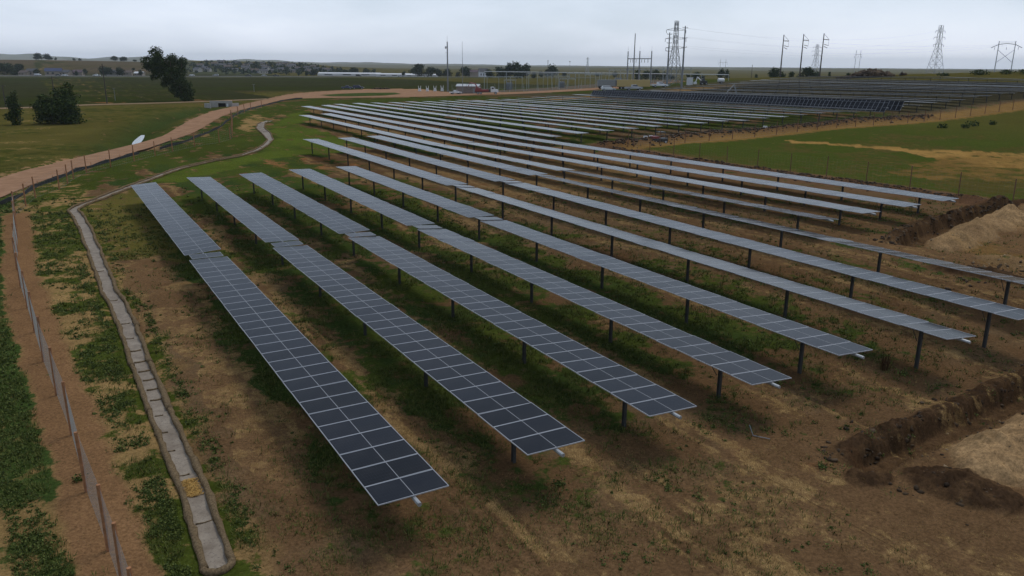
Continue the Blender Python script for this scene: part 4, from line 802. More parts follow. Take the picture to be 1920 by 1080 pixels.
# the big leaning cottonwood beside the farm track (pixel-free: metres from its foot)
k = .191; bx0, by0 = -118.4, 291.5
def blob(px, py, r, dy=0): return ((px-349)*k, dy, (190-py)*k, r*k*1.05, r*k*.95, r*k*.9)
BL = [blob(304, 102, 12, 1), blob(313, 110, 10, -2), blob(288, 118, 11), blob(285, 128, 8, 1), blob(298, 127, 12, 2), blob(312, 122, 13, -2), blob(306, 116, 12, 1), blob(316, 129, 13, 1), blob(310, 138, 10, -1), blob(325, 117, 10, 2), blob(322, 131, 13), blob(338, 112, 9, -1), blob(352, 117, 9, 1), blob(340, 126, 14, 2), blob(333, 140, 15, -2), blob(348, 138, 12), blob(295, 147, 7, 1), blob(300, 137, 8), blob(318, 152, 10, 1), blob(316, 160, 6), blob(337, 157, 14), blob(351, 154, 11, -2), blob(330, 168, 9, 1), blob(345, 171, 12), blob(359, 160, 8), blob(360, 174, 9, 1), blob(353, 182, 9, -1), blob(338, 178, 6), blob(362, 186, 6)]
TR = [([(0, 0, -.3), (-.9, 0, 4.5), (-2.5, .3, 9), (-5, .5, 13), (-8.5, .4, 17)], .62), ([(-1.2, 0, 5), (0.2, .5, 10), (.4, .5, 14.5)], .35), ([(-2.5, 0, 9), (-8, .3, 11.5), (-12.5, .2, 14)], .28), ([(-3.3, 0, 10), (-3, -1, 13), (-2, -1, 16)], .22)]
tree('cottonwood_tree', 'tall leaning cottonwood tree standing by the farm track beyond the road', (bx0, by0, bz(bx0, by0)), BL, TR, 4.2, .27, 'leaf_dark', 5)
def shrubtree(label, x, y, lobes, mat, seed, size=.3, name='bushy_tree'):
    BL = []; rg = random.Random(seed); TRk = []
    for lx_, w, h in lobes:
        for q in range(7):
            f = q/6; BL.append((lx_+rg.uniform(-.25, .25)*w*(1-f*.6), rg.uniform(-.3, .3)*w, h*(.14+.76*f), w*(.50-.30*f*f)*rg.uniform(.8, 1.15), w*(.48-.28*f*f), h*.17*rg.uniform(.85, 1.2)))
        TRk.append(([(lx_*.6, 0, -.2), (lx_, 0, h*.4), (lx_, 0, h*.85)], .2))
    tree(name, label, (x, y, bz(x, y)), BL, TRk, 3.6, size, mat, seed)
shrubtree('broad dark bushy tree with two crowns left of the dirt road', -106.8, 190.3, [(-2.8, 5.4, 6.6), (1.2, 6.3, 9.0), (3.1, 4.4, 5.2)], 'leaf_mid', 21, .23)
shrubtree('narrow dark upright tree left of the broad bushy tree', -115.7, 187.2, [(0, 3.0, 7.2)], 'leaf_dark', 22, .21)
TREES = [(-507.4, 815.0, 11.5, 18.1), (-494.5, 811.2, 6.0, 9.0), (-517.1, 855.9, 10.4, 12.1), (-820.8, 1419.8, 10.1, 13.3), (-808.2, 1427.0, 9.5, 13.3), (-797.7, 1432.9, 4.4, 4.4), (-773.5, 1446.2, 3.4, 5.5), (-765.4, 1450.4, 3.6, 5.5), (-719.9, 1484.7, 8.2, 12.2), (-706.5, 1491.1, 7.6, 13.4), (-690.6, 1498.5, 3.5, 6.7), (-468.7, 803.3, 5.7, 6.3), (-431.3, 824.0, 6.8, 5.0), (-419.4, 841.2, 8.9, 12.7), (-407.4, 847.1, 7.9, 8.9), (-438.0, 820.4, 4.8, 3.8), (-389.2, 855.6, 5.9, 5.1), (-243.8, 928.5, 5.2, 3.9), (-235.3, 930.7, 4.6, 4.5), (-227.8, 932.6, 7.0, 8.4), (-218.0, 1027.1, 6.0, 4.3), (-201.3, 1030.5, 8.7, 11.3), (-186.3, 1033.3, 8.1, 9.9), (-175.9, 1035.2, 4.3, 4.3), (-123.6, 921.7, 5.9, 5.0), (-108.2, 923.7, 12.3, 15.7), (-93.3, 925.3, 10.7, 11.3), (-85.0, 926.1, 9.6, 7.5), (-75.4, 926.9, 8.5, 10.0), (-53.1, 898.4, 10.3, 13.4), (-61.3, 897.9, 5.7, 4.9), (-23.3, 799.7, 8.0, 7.6), (-13.8, 789.9, 10.5, 8.5), (-5.5, 785.0, 13.4, 11.7), (3.7, 780.0, 14.9, 13.7), (11.3, 779.9, 13.0, 10.5), (19.4, 799.8, 7.2, 5.4), (31.7, 949.5, 6.7, 6.4), (37.6, 899.2, 8.6, 7.3), (42.9, 899.0, 13.7, 9.7), (61.9, 998.1, 5.5, 6.1), (112.1, 1094.3, 4.4, 5.9), (123.0, 992.4, 6.0, 6.1), (93.2, 613.0, 7.3, 5.9), (102.7, 631.7, 7.7, 6.9), (109.1, 630.6, 8.0, 7.8), (115.4, 629.5, 7.2, 6.0), (117.2, 608.8, 6.1, 5.0), (152.3, 683.2, 6.3, 7.6), (157.8, 682.0, 5.0, 3.8), (146.0, 684.6, 4.6, 3.8), (167.1, 659.1, 8.8, 5.5), (170.8, 658.2, 8.4, 4.6), (199.0, 671.1, 5.5, 2.8), (157.8, 495.5, 7.0, 6.3), (162.5, 494.0, 5.6, 4.2), (166.8, 492.5, 5.2, 3.5), (171.7, 490.8, 4.7, 4.2), (176.2, 489.2, 7.4, 7.7), (180.1, 487.8, 5.4, 3.5), (187.3, 485.1, 4.4, 1.4), (196.5, 481.4, 3.6, 3.2), (204.5, 478.1, 3.4, 3.5), (220.5, 493.0, 4.0, 3.6)]
WHERE = ((0, 3, 'at the left end of the highway trees', 'trees by the highway'), (3, 8, 'on the crest of the brown slope', 'trees on the brown slope'), (8, 11, 'on the slope crest above the highway houses', 'trees on the brown slope'), (11, 17, 'among the houses behind the highway', 'trees by the highway'), (17, 24, 'by the long white roofs', 'trees by the white roofs'), (24, 31, 'in the line left of the shed masts', 'trees behind the field'), (31, 37, 'in the big dark grove behind the substation', 'trees of the dark grove'), (37, 43, 'on the plain right of the dark grove', 'trees on the plain'), (43, 48, 'in the thicket behind the tall frame poles', 'trees of the thicket'), (48, 54, 'on the field edge right of the lattice tower', 'trees on the field edge'), (54, 64, 'on the skyline below the three bare poles', 'trees on the skyline'))
for a0, a1, wh, gp_ in WHERE:
    for q, (tx, ty, th_, tw) in enumerate(TREES[a0:a1]):
        th_ *= 1.1; tw *= 1.22; s = 1.04 if a0 in (0, 11) else 1.0; x_, y_ = tx*s, ty*s; rg = random.Random(a0*31+q); BL = []; nb = 9 if tw > 7 else 6
        for _ in range(nb):
            a = rg.uniform(0, 6.28); f = rg.uniform(0, 1); rr = tw*.5*(1-.55*f)*rg.uniform(.1, .75); BL.append((rr*math.cos(a), rr*math.sin(a), th_*(.24+.60*f), tw*rg.uniform(.24, .36), tw*.30, th_*rg.uniform(.17, .26)))
        BL.append((0, 0, th_*.42, tw*.36, tw*.34, th_*.34))
        tree('field_tree', '%s tree %s, %s along from the left' % ('tall' if th_ > 9 else 'small' if th_ < 5 else 'rounded', wh, nth(q)), (x_, y_, bz(x_, y_)), BL, [([(0, 0, -.3), (0, 0, th_*.3), (0, 0, th_*.6)], .25)], 2.2, max(.45, th_*.06), 'leaf_blue' if math.hypot(x_, y_) > 700 else 'leaf_dark', a0*97+q, group=gp_)
# low scrub on the hillside top right and in the right-hand field
for q, (i_, t_, w_, h_) in enumerate([(52.5, 176, 3, 1.2), (53.5, 166, 6, 2.2), (54.3, 160, 5, 1.9), (55, 152, 7, 2.0), (55.8, 146, 5, 1.7), (56.5, 140, 6, 2.0)]):
    x_, y_ = site(i_, t_); rg = random.Random(q+900); BL = [(rg.uniform(-.5, .5)*w_, rg.uniform(-.3, .3)*w_, h_*.35, w_*.3, w_*.3, h_*.5) for _ in range(6)]
    tree('scrub_bush', 'low green scrub bush on the hill crest, %s along from the left' % nth(q), (x_, y_, bz(x_, y_)), BL, [([(0, 0, -.2), (0, 0, h_*.3), (0, 0, h_*.6)], .08)], .8, .3, 'leaf_mid', q+50, 'bush', 'scrub on the hill crest')
fb = [(25.9, 88, 1.6, .9), (26.6, 86, 1.4, .8), (27.5, 87, 2.2, 1.1), (28.4, 86, 1.3, .8), (30.3, 82, 2.4, 1.4), (32.6, 88, 1.6, 1.0), (33.4, 87, 2.0, 1.2)]
for q, (i_, t_, w_, h_) in enumerate(fb):
    x_, y_ = site(i_, t_); rg = random.Random(q+950); BL = [(rg.uniform(-.4, .4)*w_, rg.uniform(-.3, .3)*w_, h_*.4, w_*.3, w_*.3, h_*.5) for _ in range(5)]
    tree('scrub_bush', 'small dark bush in the green field before the hill fence, %s along from the left' % nth(q), (x_, y_, bz(x_, y_)), BL, [([(0, 0, -.1), (0, 0, h_*.3), (0, 0, h_*.6)], .05)], .8, .16, 'leaf_mid', q+70, 'bush', 'bushes in the green field')
# ---------------------------------------------------------------- poles, pylons and lines
pm('pole_wood', (.060, .050, .044), .85, var=.3, scale=2); pm('pole_steel', (.20, .21, .22), .55, .4, var=.15); pm('lattice', (.36, .375, .39), .55, .35, var=.1); pm('insulator', (.10, .09, .09), .4); pm('cable', (.05, .05, .055), .6); pm('yard_steel', (.36, .40, .39), .55, .3, var=.15)
def basez(x, y): return gz(x, y)-.05
def mono(name, label, x, y, h, r0, r1, mat='pole_steel', arms=(), group=None):
    """plain pole; arms: (height, x-offset from, x-offset to, thickness)"""
    th = thing(name, label, 'pole', (x, y, basez(x, y)), 0, group); g = MB(); g.tube([(0, 0, 0), (0, 0, h*.5), (0, 0, h)], [r0, (r0+r1)/2, r1], 8); g.build('shaft', mat, th)
    for z, xa, xb, w in arms:
        g = MB(); g.bar((xa, -.02, z), (xb, .02, z), w); g.build('crossarm', mat, th)
        for q in (xa, xb):
            if abs(q) > .3: i_ = MB(); i_.tube([(q, 0, z), (q, 0, z+.35)], [.09, .05], 6); i_.build('insulator', 'insulator', th)
    return th
U_ = 'utility poles across the left field'
mono('utility_pole', 'tall dark wooden utility pole right of the bushy trees', -135.8, 270.9, 13.0, .19, .13, 'pole_wood', ((12.2, -.9, .9, .13),), U_)
mono('utility_pole', 'wooden utility pole with wide crossarm rising behind the bushy tree', -157.4, 278.6, 8.9, .18, .12, 'pole_wood', ((8.3, -1.7, 1.7, .13),), U_)
mono('utility_pole', 'short wooden utility pole at the left picture edge', -159.4, 254.2, 6.6, .18, .12, 'pole_wood', ((6.3, -.8, .8, .12),), U_)
mono('utility_pole', 'small pale pole in the field right of the tall wooden pole', -145.4, 296.3, 4.4, .10, .08, 'pole_steel', ((4.2, -.5, .5, .1),), U_)
mono('utility_pole', 'small pale pole standing where track and road meet', -121.4, 381.1, 3.6, .11, .08, 'pole_steel', ((3.4, -.6, .6, .1),), U_)
th = mono('communication_mast', 'tall grey mast with a side dish behind the shed', -29.8, 370.8, 21.8, .34, .24, 'pole_steel')
g = MB(); g.tube([(-.35, -.2, 19.3), (-1.0, -.3, 19.3)], [.5, .62], 10); g.build('dish', 'lattice', th); g = MB(); g.bar((-.1, 0, 17), (-.8, -.1, 17), .12); g.build('bracket', 'pole_steel', th); g = MB(); g.tube([(0, 0, 21.7), (0, 0, 24.2)], .04, 5); g.build('antenna', 'pole_steel', th)
mono('lightning_mast', 'slim grey lightning mast standing in front of the shed', -21.3, 342.2, 21.3, .15, .05)
# frame of three posts with a crossbeam, and the tall pole beside it
th = thing('pole_frame', 'three post steel frame with crossbeam and hanging insulators', 'pole frame', (49.5, 356.6, basez(49.5, 356.6)))
zz = 14.6; pts3 = [(0, 0), (4.2, -5.7), (8.3, -11.4)]
for px, py in pts3: g = MB(); g.tube([(px, py, -1), (px, py, 14.3)], [.30, .20], 8); g.build('frame_post', 'pole_steel', th); g = MB(); g.tube([(px, py, 14.2), (px, py, 16.2)], .035, 5); g.build('spike', 'pole_steel', th)
g = MB(); g.box((4.15, -5.7, 11.2), (.35, 14.1, .35), rz=math.atan2(8.3, 11.4)); g.build('crossbeam', 'pole_steel', th)
for q in (.12, .22, .36, .6, .72, .86): g = MB(); g.tube([(8.3*q, -11.4*q, 11), (8.3*q, -11.4*q, 9.6)], .09, 6); g.build('insulator', 'insulator', th)
mono('steel_pole', 'tallest bare steel pole beside the three post frame', 50.7, 346.3, 21.6, .32, .16)
def lattice(name, label, x, y, h, w, arms, mat='lattice', t=.14, rz=0, levels=7, waist=.62, tw=.1, group='transmission towers'):
    th = thing(name, label, 'tower', (x, y, basez(x, y)-.3), rz, group); g = MB()
    zs = [0]+[h*waist*(1-(1-k/(levels-2))**1.3) for k in range(1, levels-2)]+[h*waist, h*(waist+1)/2, h]
    hw = [np.interp(z, [0, h*waist, h], [w/2, w*tw*1.4, w*tw]) for z in zs]
    C4 = ((-1, -1), (1, -1), (1, 1), (-1, 1))
    for k in range(len(zs)-1):
        for j in range(4):
            a, b = C4[j], C4[(j+1) % 4]; p = [(a[0]*hw[k], a[1]*hw[k], zs[k]), (b[0]*hw[k], b[1]*hw[k], zs[k]), (a[0]*hw[k+1], a[1]*hw[k+1], zs[k+1]), (b[0]*hw[k+1], b[1]*hw[k+1], zs[k+1])]
            g.bar(p[0], p[2], t*1.3, n=3); g.bar(p[0], p[3], t*.7, n=3); g.bar(p[1], p[2], t*.7, n=3); g.bar(p[2], p[3], t*.7, n=3)
    g.build('lattice_body', mat, th)
    for z, l_ in arms:
        for s in (-1, 1):
            a = MB(); q = np.interp(z, zs, hw); a.bar((s*q, 0, z), (s*l_, 0, z+.1), t, n=3); a.bar((s*q, 0, z+h*.035), (s*l_, 0, z+.1), t*.7, n=3); a.build('crossarm', mat, th)
            i_ = MB(); i_.tube([(s*l_, 0, z), (s*l_, 0, z-1.2)], .09, 5); i_.build('insulator', 'insulator', th)
    return th
lattice('lattice_tower', 'dark lattice transmission tower between two steel poles', 66.2, 338.6, 25.6, 5.8, ((22.0, 4.3), (18.6, 4.6), (15.0, 4.2)), 'pole_steel', .17, .25)
for lb, (px, py), hh in (('tapering steel pole left of the near lattice tower', (62.4, 332.2), 20.9), ('tapering dark steel pole right of the near lattice tower', (64.6, 313.4), 22.6)):
    th = mono('steel_pole', lb, px, py, hh, .42, .2, 'pole_steel', tuple((hh*f, -.9, .9, .16) for f in (.97, .81, .66)))
for (px, py), lb in (((130.0, 399.4), 'first'), ((138.5, 396.5), 'second'), ((147.0, 393.4), 'third')):
    th = thing('steel_pole', 'bare pole with bracket arm on the hill skyline, %s of three from the left' % lb, 'pole', (px, py, basez(px, py)-.5), 0, 'three bracket poles on the skyline'); g = MB(); g.tube([(0, 0, 0), (0, 0, 10), (0, 0, 20.4)], [.36, .28, .2], 8); g.build('shaft', 'pole_wood', th)
    g = MB(); g.bar((0, 0, 17.6), (2.7, 0, 17.5), .26); g.build('bracket_arm', 'pole_wood', th); g = MB(); g.bar((0, 0, 20.2), (2.6, 0, 17.7), .10); g.build('stay', 'pole_wood', th)
    g = MB(); g.bar((.5, 0, 15.4), (2.7, 0, 14.9), .2); g.bar((.5, 0, 14.5), (2.2, 0, 13.8), .2); g.build('insulator', 'insulator', th); g = MB(); g.bar((2.6, 0, 17.5), (2.6, 0, 14.9), .08); g.build('drop_rod', 'pole_wood', th)
lattice('lattice_tower', 'pale lattice tower standing behind the hill crest', 274.0, 533.8, 34.5, 9.0, ((31, 4.2), (27, 5), (22.5, 4.6)), 'lattice', .17, .4)
lattice('lattice_tower', 'hazy lattice tower behind the third bracket pole', 310.2, 844.8, 36, 10, ((33, 5), (29, 6), (25, 5)), 'lattice', .2, .3)
lattice('lattice_tower', 'tiny hazy lattice tower far beyond the dark grove', 107.6, 1195.2, 26, 6.5, ((24, 2.5),), 'lattice', .2, .1)
def hframe(label, x, y, h, w, x_brace, t=.2, arm=1.6, rz=0):
    th = thing('pole_frame', label, 'pole frame', (x, y, basez(x, y)-.4), rz, 'twin pole line structures')
    for s in (-1, 1): g = MB(); g.tube([(s*w/2, 0, 0), (s*w/2, 0, h)], [t, t*.75], 7); g.build('frame_post', 'lattice', th)
    g = MB()
    if x_brace: g.tube([(-w/2*arm*1.25, 0, h*.80), (-w/2, 0, h*.90), (0, 0, h*.93), (w/2, 0, h*.90), (w/2*arm*1.25, 0, h*.80)], t*.7, 5)
    else: g.bar((-w/2*arm, 0, h*.86), (w/2*arm, 0, h*.86), t)
    g.build('crossarm', 'lattice', th)
    if x_brace: g = MB(); g.bar((-w/2, 0, h*.36), (w/2, 0, h*.74), t*.7); g.bar((w/2, 0, h*.36), (-w/2, 0, h*.74), t*.7); g.bar((-w/2, 0, h*.97), (w/2, 0, h*.97), t*.5); g.build('cross_brace', 'lattice', th)
    for q in (-.95, 0, .95): g = MB(); g.tube([(q*w/2*arm, 0, h*.82), (q*w/2*arm, 0, h*.74)], .08, 5); g.build('insulator', 'insulator', th)
hframe('pale twin pole frame with X bracing on the right hill', 215.0, 360.8, 14.2, 6.4, True, .2, 1.5, -.3)
hframe('slim dark twin pole frame on the skyline right of the three poles', 200.5, 479.8, 17, 2.6, False, .14, 1.7)
hframe('hazy twin pole frame above the field edge trees', 197.5, 775.2, 19, 5.0, False, .2, 1.7)
hframe('tiny twin pole frame far off beside the thicket', 131.0, 1092.2, 9.6, 5, False, .18, 1.6)
mono('utility_pole', 'wooden pole beside the lone tree right of the dark grove', 37.6, 897, 19, .3, .2, 'pole_wood', ((18, -1, 1, .2),))
mono('light_pole', 'slim light pole with a round head on the plain', 54.7, 798.1, 16.5, .16, .1, 'lattice', ((16.2, -.8, .8, .6),))
mono('utility_pole', 'thin dark pole on the field edge left of the skyline trees', 181.4, 624.2, 12, .2, .14, 'pole_wood')
def line(label, a, b, sag, r=.011, n=14):
    A = Vector(a); B = Vector(b); g = MB(); g.tube([tuple((B-A)*(k/(n-1))-Vector((0, 0, sag*4*(k/(n-1))*(1-k/(n-1))))) for k in range(n)], r, 3, cap=False)
    tag(g.build('power_line', 'cable', None, tuple(A)), label, 'power line', 'overhead lines')
zt_ = lambda x, y, h: (x, y, gz(x, y)+h)
names = ['top', 'middle', 'lowest']
for q, hh in enumerate((22.3, 18.9, 15.3)):
    line('%s wire from the near lattice tower to the right hill frame' % names[q], zt_(70.3, 339.5, hh), zt_(215, 360.8, 12.3-q*.3), 3.2)
    line('%s wire from the near lattice tower towards the pale lattice tower' % names[q], zt_(64.6, 313.4, hh-.5), zt_(274, 533.8, 31-4*q), 5)
for q in range(3): line('wire across the left field, %s above the track' % names[q], zt_(-135.8+(q-1)*.8, 270.9, 12.3 if q < 2 else 11.4), zt_(-157.4+(q-1)*1.6, 278.6, 8.4), .6, .012)
line('wire running left from the wide crossarm pole', zt_(-157.4, 278.6, 8.4), zt_(-159.4, 254.2, 6.4), .4, .012)
# ---------------------------------------------------------------- substation yard
def portal(label, x, y, w, h, rz, posts, t=.16, extra=True):
    th = thing('bus_support', label, 'steel frame', (x, y, basez(x, y)), rz, 'substation steelwork')
    for k in range(posts): g = MB(); px = w*k/(posts-1); g.box((px, 0, h/2-.5), (t, t, h+1)); g.build('column', 'yard_steel', th)
    g = MB(); g.box((w/2, 0, h+.12), (w+.6, t*1.3, t*1.5)); g.build('beam', 'yard_steel', th)
    if extra:
        for k in range(posts*2-1): g = MB(); px = w*k/(posts*2-2); g.tube([(px, 0, h+.22), (px, 0, h+.75)], [.12, .07], 6); g.build('insulator', 'insulator', th)
    return th
def span(p, q): return (p[0], p[1], math.hypot(q[0]-p[0], q[1]-p[1]), math.atan2(q[1]-p[1], q[0]-p[0]))
pm('white_pipe', (.55, .56, .56), .5, var=.08)
x, y, w, a = span((-14, 392), (92, 350)); th = thing('pipe_rail', 'long pale pipe on slim posts spanning the substation yard', 'pipe', (x, y, bz(x, y)), a); ng = 11
for k in range(ng):
    px = w*k/(ng-1); wx_, wy_ = x+px*math.cos(a), y+px*math.sin(a); zb = bz(wx_, wy_)-bz(x, y); zt2 = 8.3-.3*k/(ng-1)+max(0, 0); g = MB(); g.box((px, 0, (zb+zt2)/2-.2), (.17, .17, zt2-zb+.4)); g.build('support_post', 'yard_steel', th)
g = MB(); g.tube([(0, 0, 8.35), (w, 0, 8.05)], .17, 8); g.build('pipe', 'white_pipe', th)
YD = [((-12, 372), 16, 6.2, .05, 4, 'low'), ((6, 366), 14, 7.0, -.1, 4, 'tall'), ((14, 384), 12, 5.4, .0, 3, 'small rear'), ((24, 362), 15, 6.4, -.2, 4, 'middle'), ((33, 376), 14, 5.0, -.1, 4, 'wide rear'), ((42, 360), 10, 6.8, -.25, 3, 'narrow'), ((52, 372), 16, 6.0, -.2, 4, 'long'), ((66, 362), 12, 5.6, -.2, 3, 'rightmost'), ((20, 356), 7, 4.4, .1, 2, 'squat front'), ((-4, 360), 5, 4.8, .0, 2, 'twin leg front')]
for (px, py), w_, h_, rz_, np_, ad in YD: portal('%s grey green bus frame with insulators in the substation yard' % ad, px, py, w_, h_, rz_, np_)
pm('unit_white', (.62, .63, .63), .5, var=.08); pm('unit_grey', (.22, .235, .235), .55, var=.15); pm('rubber_and_shade', (.015, .015, .015), .8); pm('glass_dark', (.012, .014, .016), .12, spec=.6, var=.05)
for q, (px, py) in enumerate([(-43.5, 378), (-39.8, 377), (-36.2, 376), (-32.8, 375)]):
    th = thing('breaker_unit', 'white finned breaker unit left of the shed, %s of four from the left' % ORD[q], 'breaker', (px, py, basez(px, py)), 0, 'white breakers by the shed')
    g = MB(); g.box((0, 0, .9), (1.3, 1.2, 1.3), taper=.8); g.build('tank', 'unit_white', th)
    for s in (-.4, .4): g = MB(); g.tube([(s, 0, 1.5), (s*1.5, 0, 2.7)], [.16, .08], 7); g.build('bushing', 'unit_white', th)
    for s in (-.5, .5): g = MB(); g.box((s, 0, .15), (.15, 1, .4)); g.build('skid', 'unit_grey', th)
for q, (px, py, sx, sz) in enumerate([(-2, 380, 5, 3.2), (22, 372, 4.2, 2.8), (47, 366, 5, 3.0)]):
    th = thing('transformer', ('left', 'middle', 'right')[q]+' grey transformer with radiators inside the substation yard', 'transformer', (px, py, basez(px, py))); g = MB(); g.box((0, 0, sz/2), (sx*.6, 2.2, sz)); g.build('tank', 'unit_grey', th)
    for k in range(5): g = MB(); g.box((-sx*.38+sx*.19*k, -1.5, sz*.45), (.12, .8, sz*.75)); g.build('radiator', 'unit_grey', th)
    for k in range(3): g = MB(); g.tube([(-1+k, 0, sz), (-1.2+1.2*k, 0, sz+1.4)], [.2, .09], 7); g.build('bushing', 'insulator', th)
fence('chainlink_fence', 'chain link fence along the front of the substation yard', [(-26+6.1*k, 350.5-.35*k+1.2*(k > 7)) for k in range(17)], 2.3, .05, 'yard_steel', 1.2, .008, False, 'substation fences')
fence('chainlink_fence', 'chain link fence at the back of the substation yard', [(-30+7*k, 398-.3*k) for k in range(16)], 2.3, .05, 'yard_steel', 1.4, .008, False, 'substation fences')
# ---------------------------------------------------------------- buildings
pm('shed_wall', (.21, .175, .15), .8, var=.08, scale=1); pm('metal_roof', (.42, .43, .43), .45, .3, var=.1)
def shed(label, x, y, w, d, h, rz, rise=.7, name='control_shed', wall='shed_wall', roof='metal_roof', over=.3, door=True, wins=0, cat='shed', group=None):
    th = thing(name, label, cat, (x, y, basez(x, y)), rz, group); g = MB()
    g.add([(-w/2, -d/2, -.5), (w/2, -d/2, -.5), (w/2, d/2, -.5), (-w/2, d/2, -.5), (-w/2, -d/2, h), (w/2, -d/2, h), (w/2, d/2, h), (-w/2, d/2, h), (-w/2, 0, h+rise), (w/2, 0, h+rise)], [(0, 1, 5, 4), (2, 3, 7, 6), (0, 4, 8, 7, 3), (1, 2, 6, 9, 5)]); g.build('wall', wall, th)
    g = MB(); o = over; t = .12
    for s in (-1, 1):
        sl_ = rise/(d/2); a = [(-w/2-o, 0, h+rise+.03), (w/2+o, 0, h+rise+.03), (w/2+o, s*(d/2+o), h-sl_*o+.03), (-w/2-o, s*(d/2+o), h-sl_*o+.03)]; b_ = [(p[0], p[1], p[2]+t) for p in a]
        g.add(a+b_, [(3, 2, 1, 0), (4, 5, 6, 7), (0, 1, 5, 4), (1, 2, 6, 5), (2, 3, 7, 6), (3, 0, 4, 7)] if s < 0 else [(0, 1, 2, 3), (7, 6, 5, 4), (4, 5, 1, 0), (5, 6, 2, 1), (6, 7, 3, 2), (7, 4, 0, 3)])
    g.build('roof', roof, th)
    if door: g = MB(); g.box((w*.3, -d/2-.02, 1.05), (1.0, .06, 2.1)); g.build('door', 'unit_grey', th)
    for k in range(wins): g = MB(); g.box((-w*.32+k*w*.3, -d/2-.02, h*.55), (w*.13, .06, h*.36)); g.build('window', 'glass_dark', th)
    return th
th = shed('tan metal control shed with pale roof behind the red truck', -19.2, 349.5, 9.5, 6.5, 3.0, -.10, .8)
for k in range(12): g = MB(); g.box((-4.4+.75*k, -3.28, 1.4), (.06, .04, 2.7)); g.build('wall_rib', 'shed_wall', th)
g = MB(); g.box((4.77, 0, 1.3), (.05, 3.2, 2.6)); g.build('roller_door', 'metal_roof', th)
HOUSES = [(-440, 1263), (-409, 1250), (-422, 1481), (-440, 1142), (-474, 1377), (-288, 1280), (-327, 1302), (-408, 1445), (-334, 1174), (-366, 1212), (-413, 1490), (-340, 1291), (-494, 1465), (-319, 1296), (-318, 1178), (-382, 1181), (-356, 1131), (-342, 1402), (-502, 1377), (-297, 1293), (-394, 1382), (-406, 1335), (-338, 1156), (-283, 1143), (-304, 1267), (-387, 1431), (-433, 1161), (-453, 1418), (-403, 1187), (-348, 1420), (-373, 1383), (-338, 1108), (-485, 1444), (-464, 1309), (-430, 1320), (-362, 1330), (-520, 1460), (-378, 1260), (-455, 1210), (-300, 1200), (-352, 1240), (-395, 1300), (-500, 1310), (-440, 1440)]
for nm_, c_ in (('wall_cream', (.42, .39, .34)), ('wall_grey', (.24, .25, .26)), ('wall_tan', (.30, .25, .20)), ('wall_white', (.62, .62, .62))): pm(nm_, c_, .85, var=.08)
for nm_, c_ in (('roof_slate', (.065, .065, .072)), ('roof_brown', (.085, .062, .050)), ('roof_blue', (.045, .055, .11)), ('roof_pale', (.55, .56, .57)), ('roof_plum', (.085, .055, .065))): pm(nm_, c_, .8, var=.15)
HOUSES.sort(key=lambda p: p[0]/p[1])
for q, (px, py) in enumerate(HOUSES):
    sz = R_.uniform(.6, .85); shed('distant hillside house with %s walls, %s from the left on the slope' % (('cream', 'grey', 'tan')[q % 3], nth(q)), px, py, 13*sz, 9*sz, 4.6*sz, R_.uniform(-.6, .6), 2.6*sz, 'house', ('wall_cream', 'wall_grey', 'wall_tan')[q % 3], ('roof_slate', 'roof_brown', 'roof_slate')[(q*7) % 3], .5, False, 3, 'house', 'houses on the far slope')
bl_ = []; rg_ = np.random.default_rng(77)
for _ in range(420):
    hx, hy = HOUSES[rg_.integers(0, len(HOUSES))]; px, py = hx+rg_.normal(0, 34), hy+rg_.normal(0, 42); s_ = rg_.uniform(1.4, 3.6); bl_.append((px, py, bz(px, py)+s_*.7, s_*1.1, s_*1.1, s_))
tag(link('far_trees', crown_mesh(bl_, .7, 1.5, 'leaf_blue', 78)), 'belt of small trees between the houses on the far slope', 'trees', kind='stuff')
HB = [(-479.0, 803.0, 8.8, 4.6, 'brown roofed low house', 'roof_brown'), (-473.6, 806.2, 8.8, 6.2, 'grey house', 'roof_slate'), (-457.7, 815.3, 14, 6.7, 'blue roofed long house', 'roof_blue'), (-445.9, 816.1, 10, 5.2, 'slate roofed house', 'roof_slate'), (-436.4, 821.3, 9, 5.3, 'plum roofed house', 'roof_plum'), (-413.3, 844.3, 13, 5.3, 'wide cream house', 'roof_slate'), (-400.7, 850.3, 8, 4.8, 'small grey house', 'roof_brown'), (-390.6, 855.0, 8, 3.7, 'small pale gabled house', 'roof_pale')]
for px, py, w_, h_, lb, rf_ in HB: shed(lb+' just behind the highway on the left', px*1.05, py*1.05, w_*1.1, 8, h_*.72, R_.uniform(-.3, .3), h_*.42, 'house', 'wall_tan' if 'cream' not in lb else 'wall_cream', rf_, .5, False, 2, 'house', 'houses behind the highway')
shed('plum roofed barn right of the mast trees', -42.6, 899, 11, 8, 6.0, .1, 2.2, 'barn', 'wall_tan', 'roof_plum', .4, False, 0, 'barn'); shed('grey gabled house beside the plum roofed barn', -32.5, 879, 9, 8, 6.2, .2, 3.5, 'house', 'wall_white', 'roof_slate', .4, False, 2, 'house')
for lb, px, py, w_, h_ in (('longest white low roof behind the highway', -199.8, 1000, 76, 3.2), ('middle white low roof behind the highway', -138, 968, 46, 2.8), ('right white low roof behind the highway', -108, 955, 40, 2.4)): shed(lb, px, py, w_, 16, h_*.8, -.08, 1.2, 'storage_shed', 'wall_white', 'roof_pale', .3, False, 5, 'shed', 'white storage sheds')
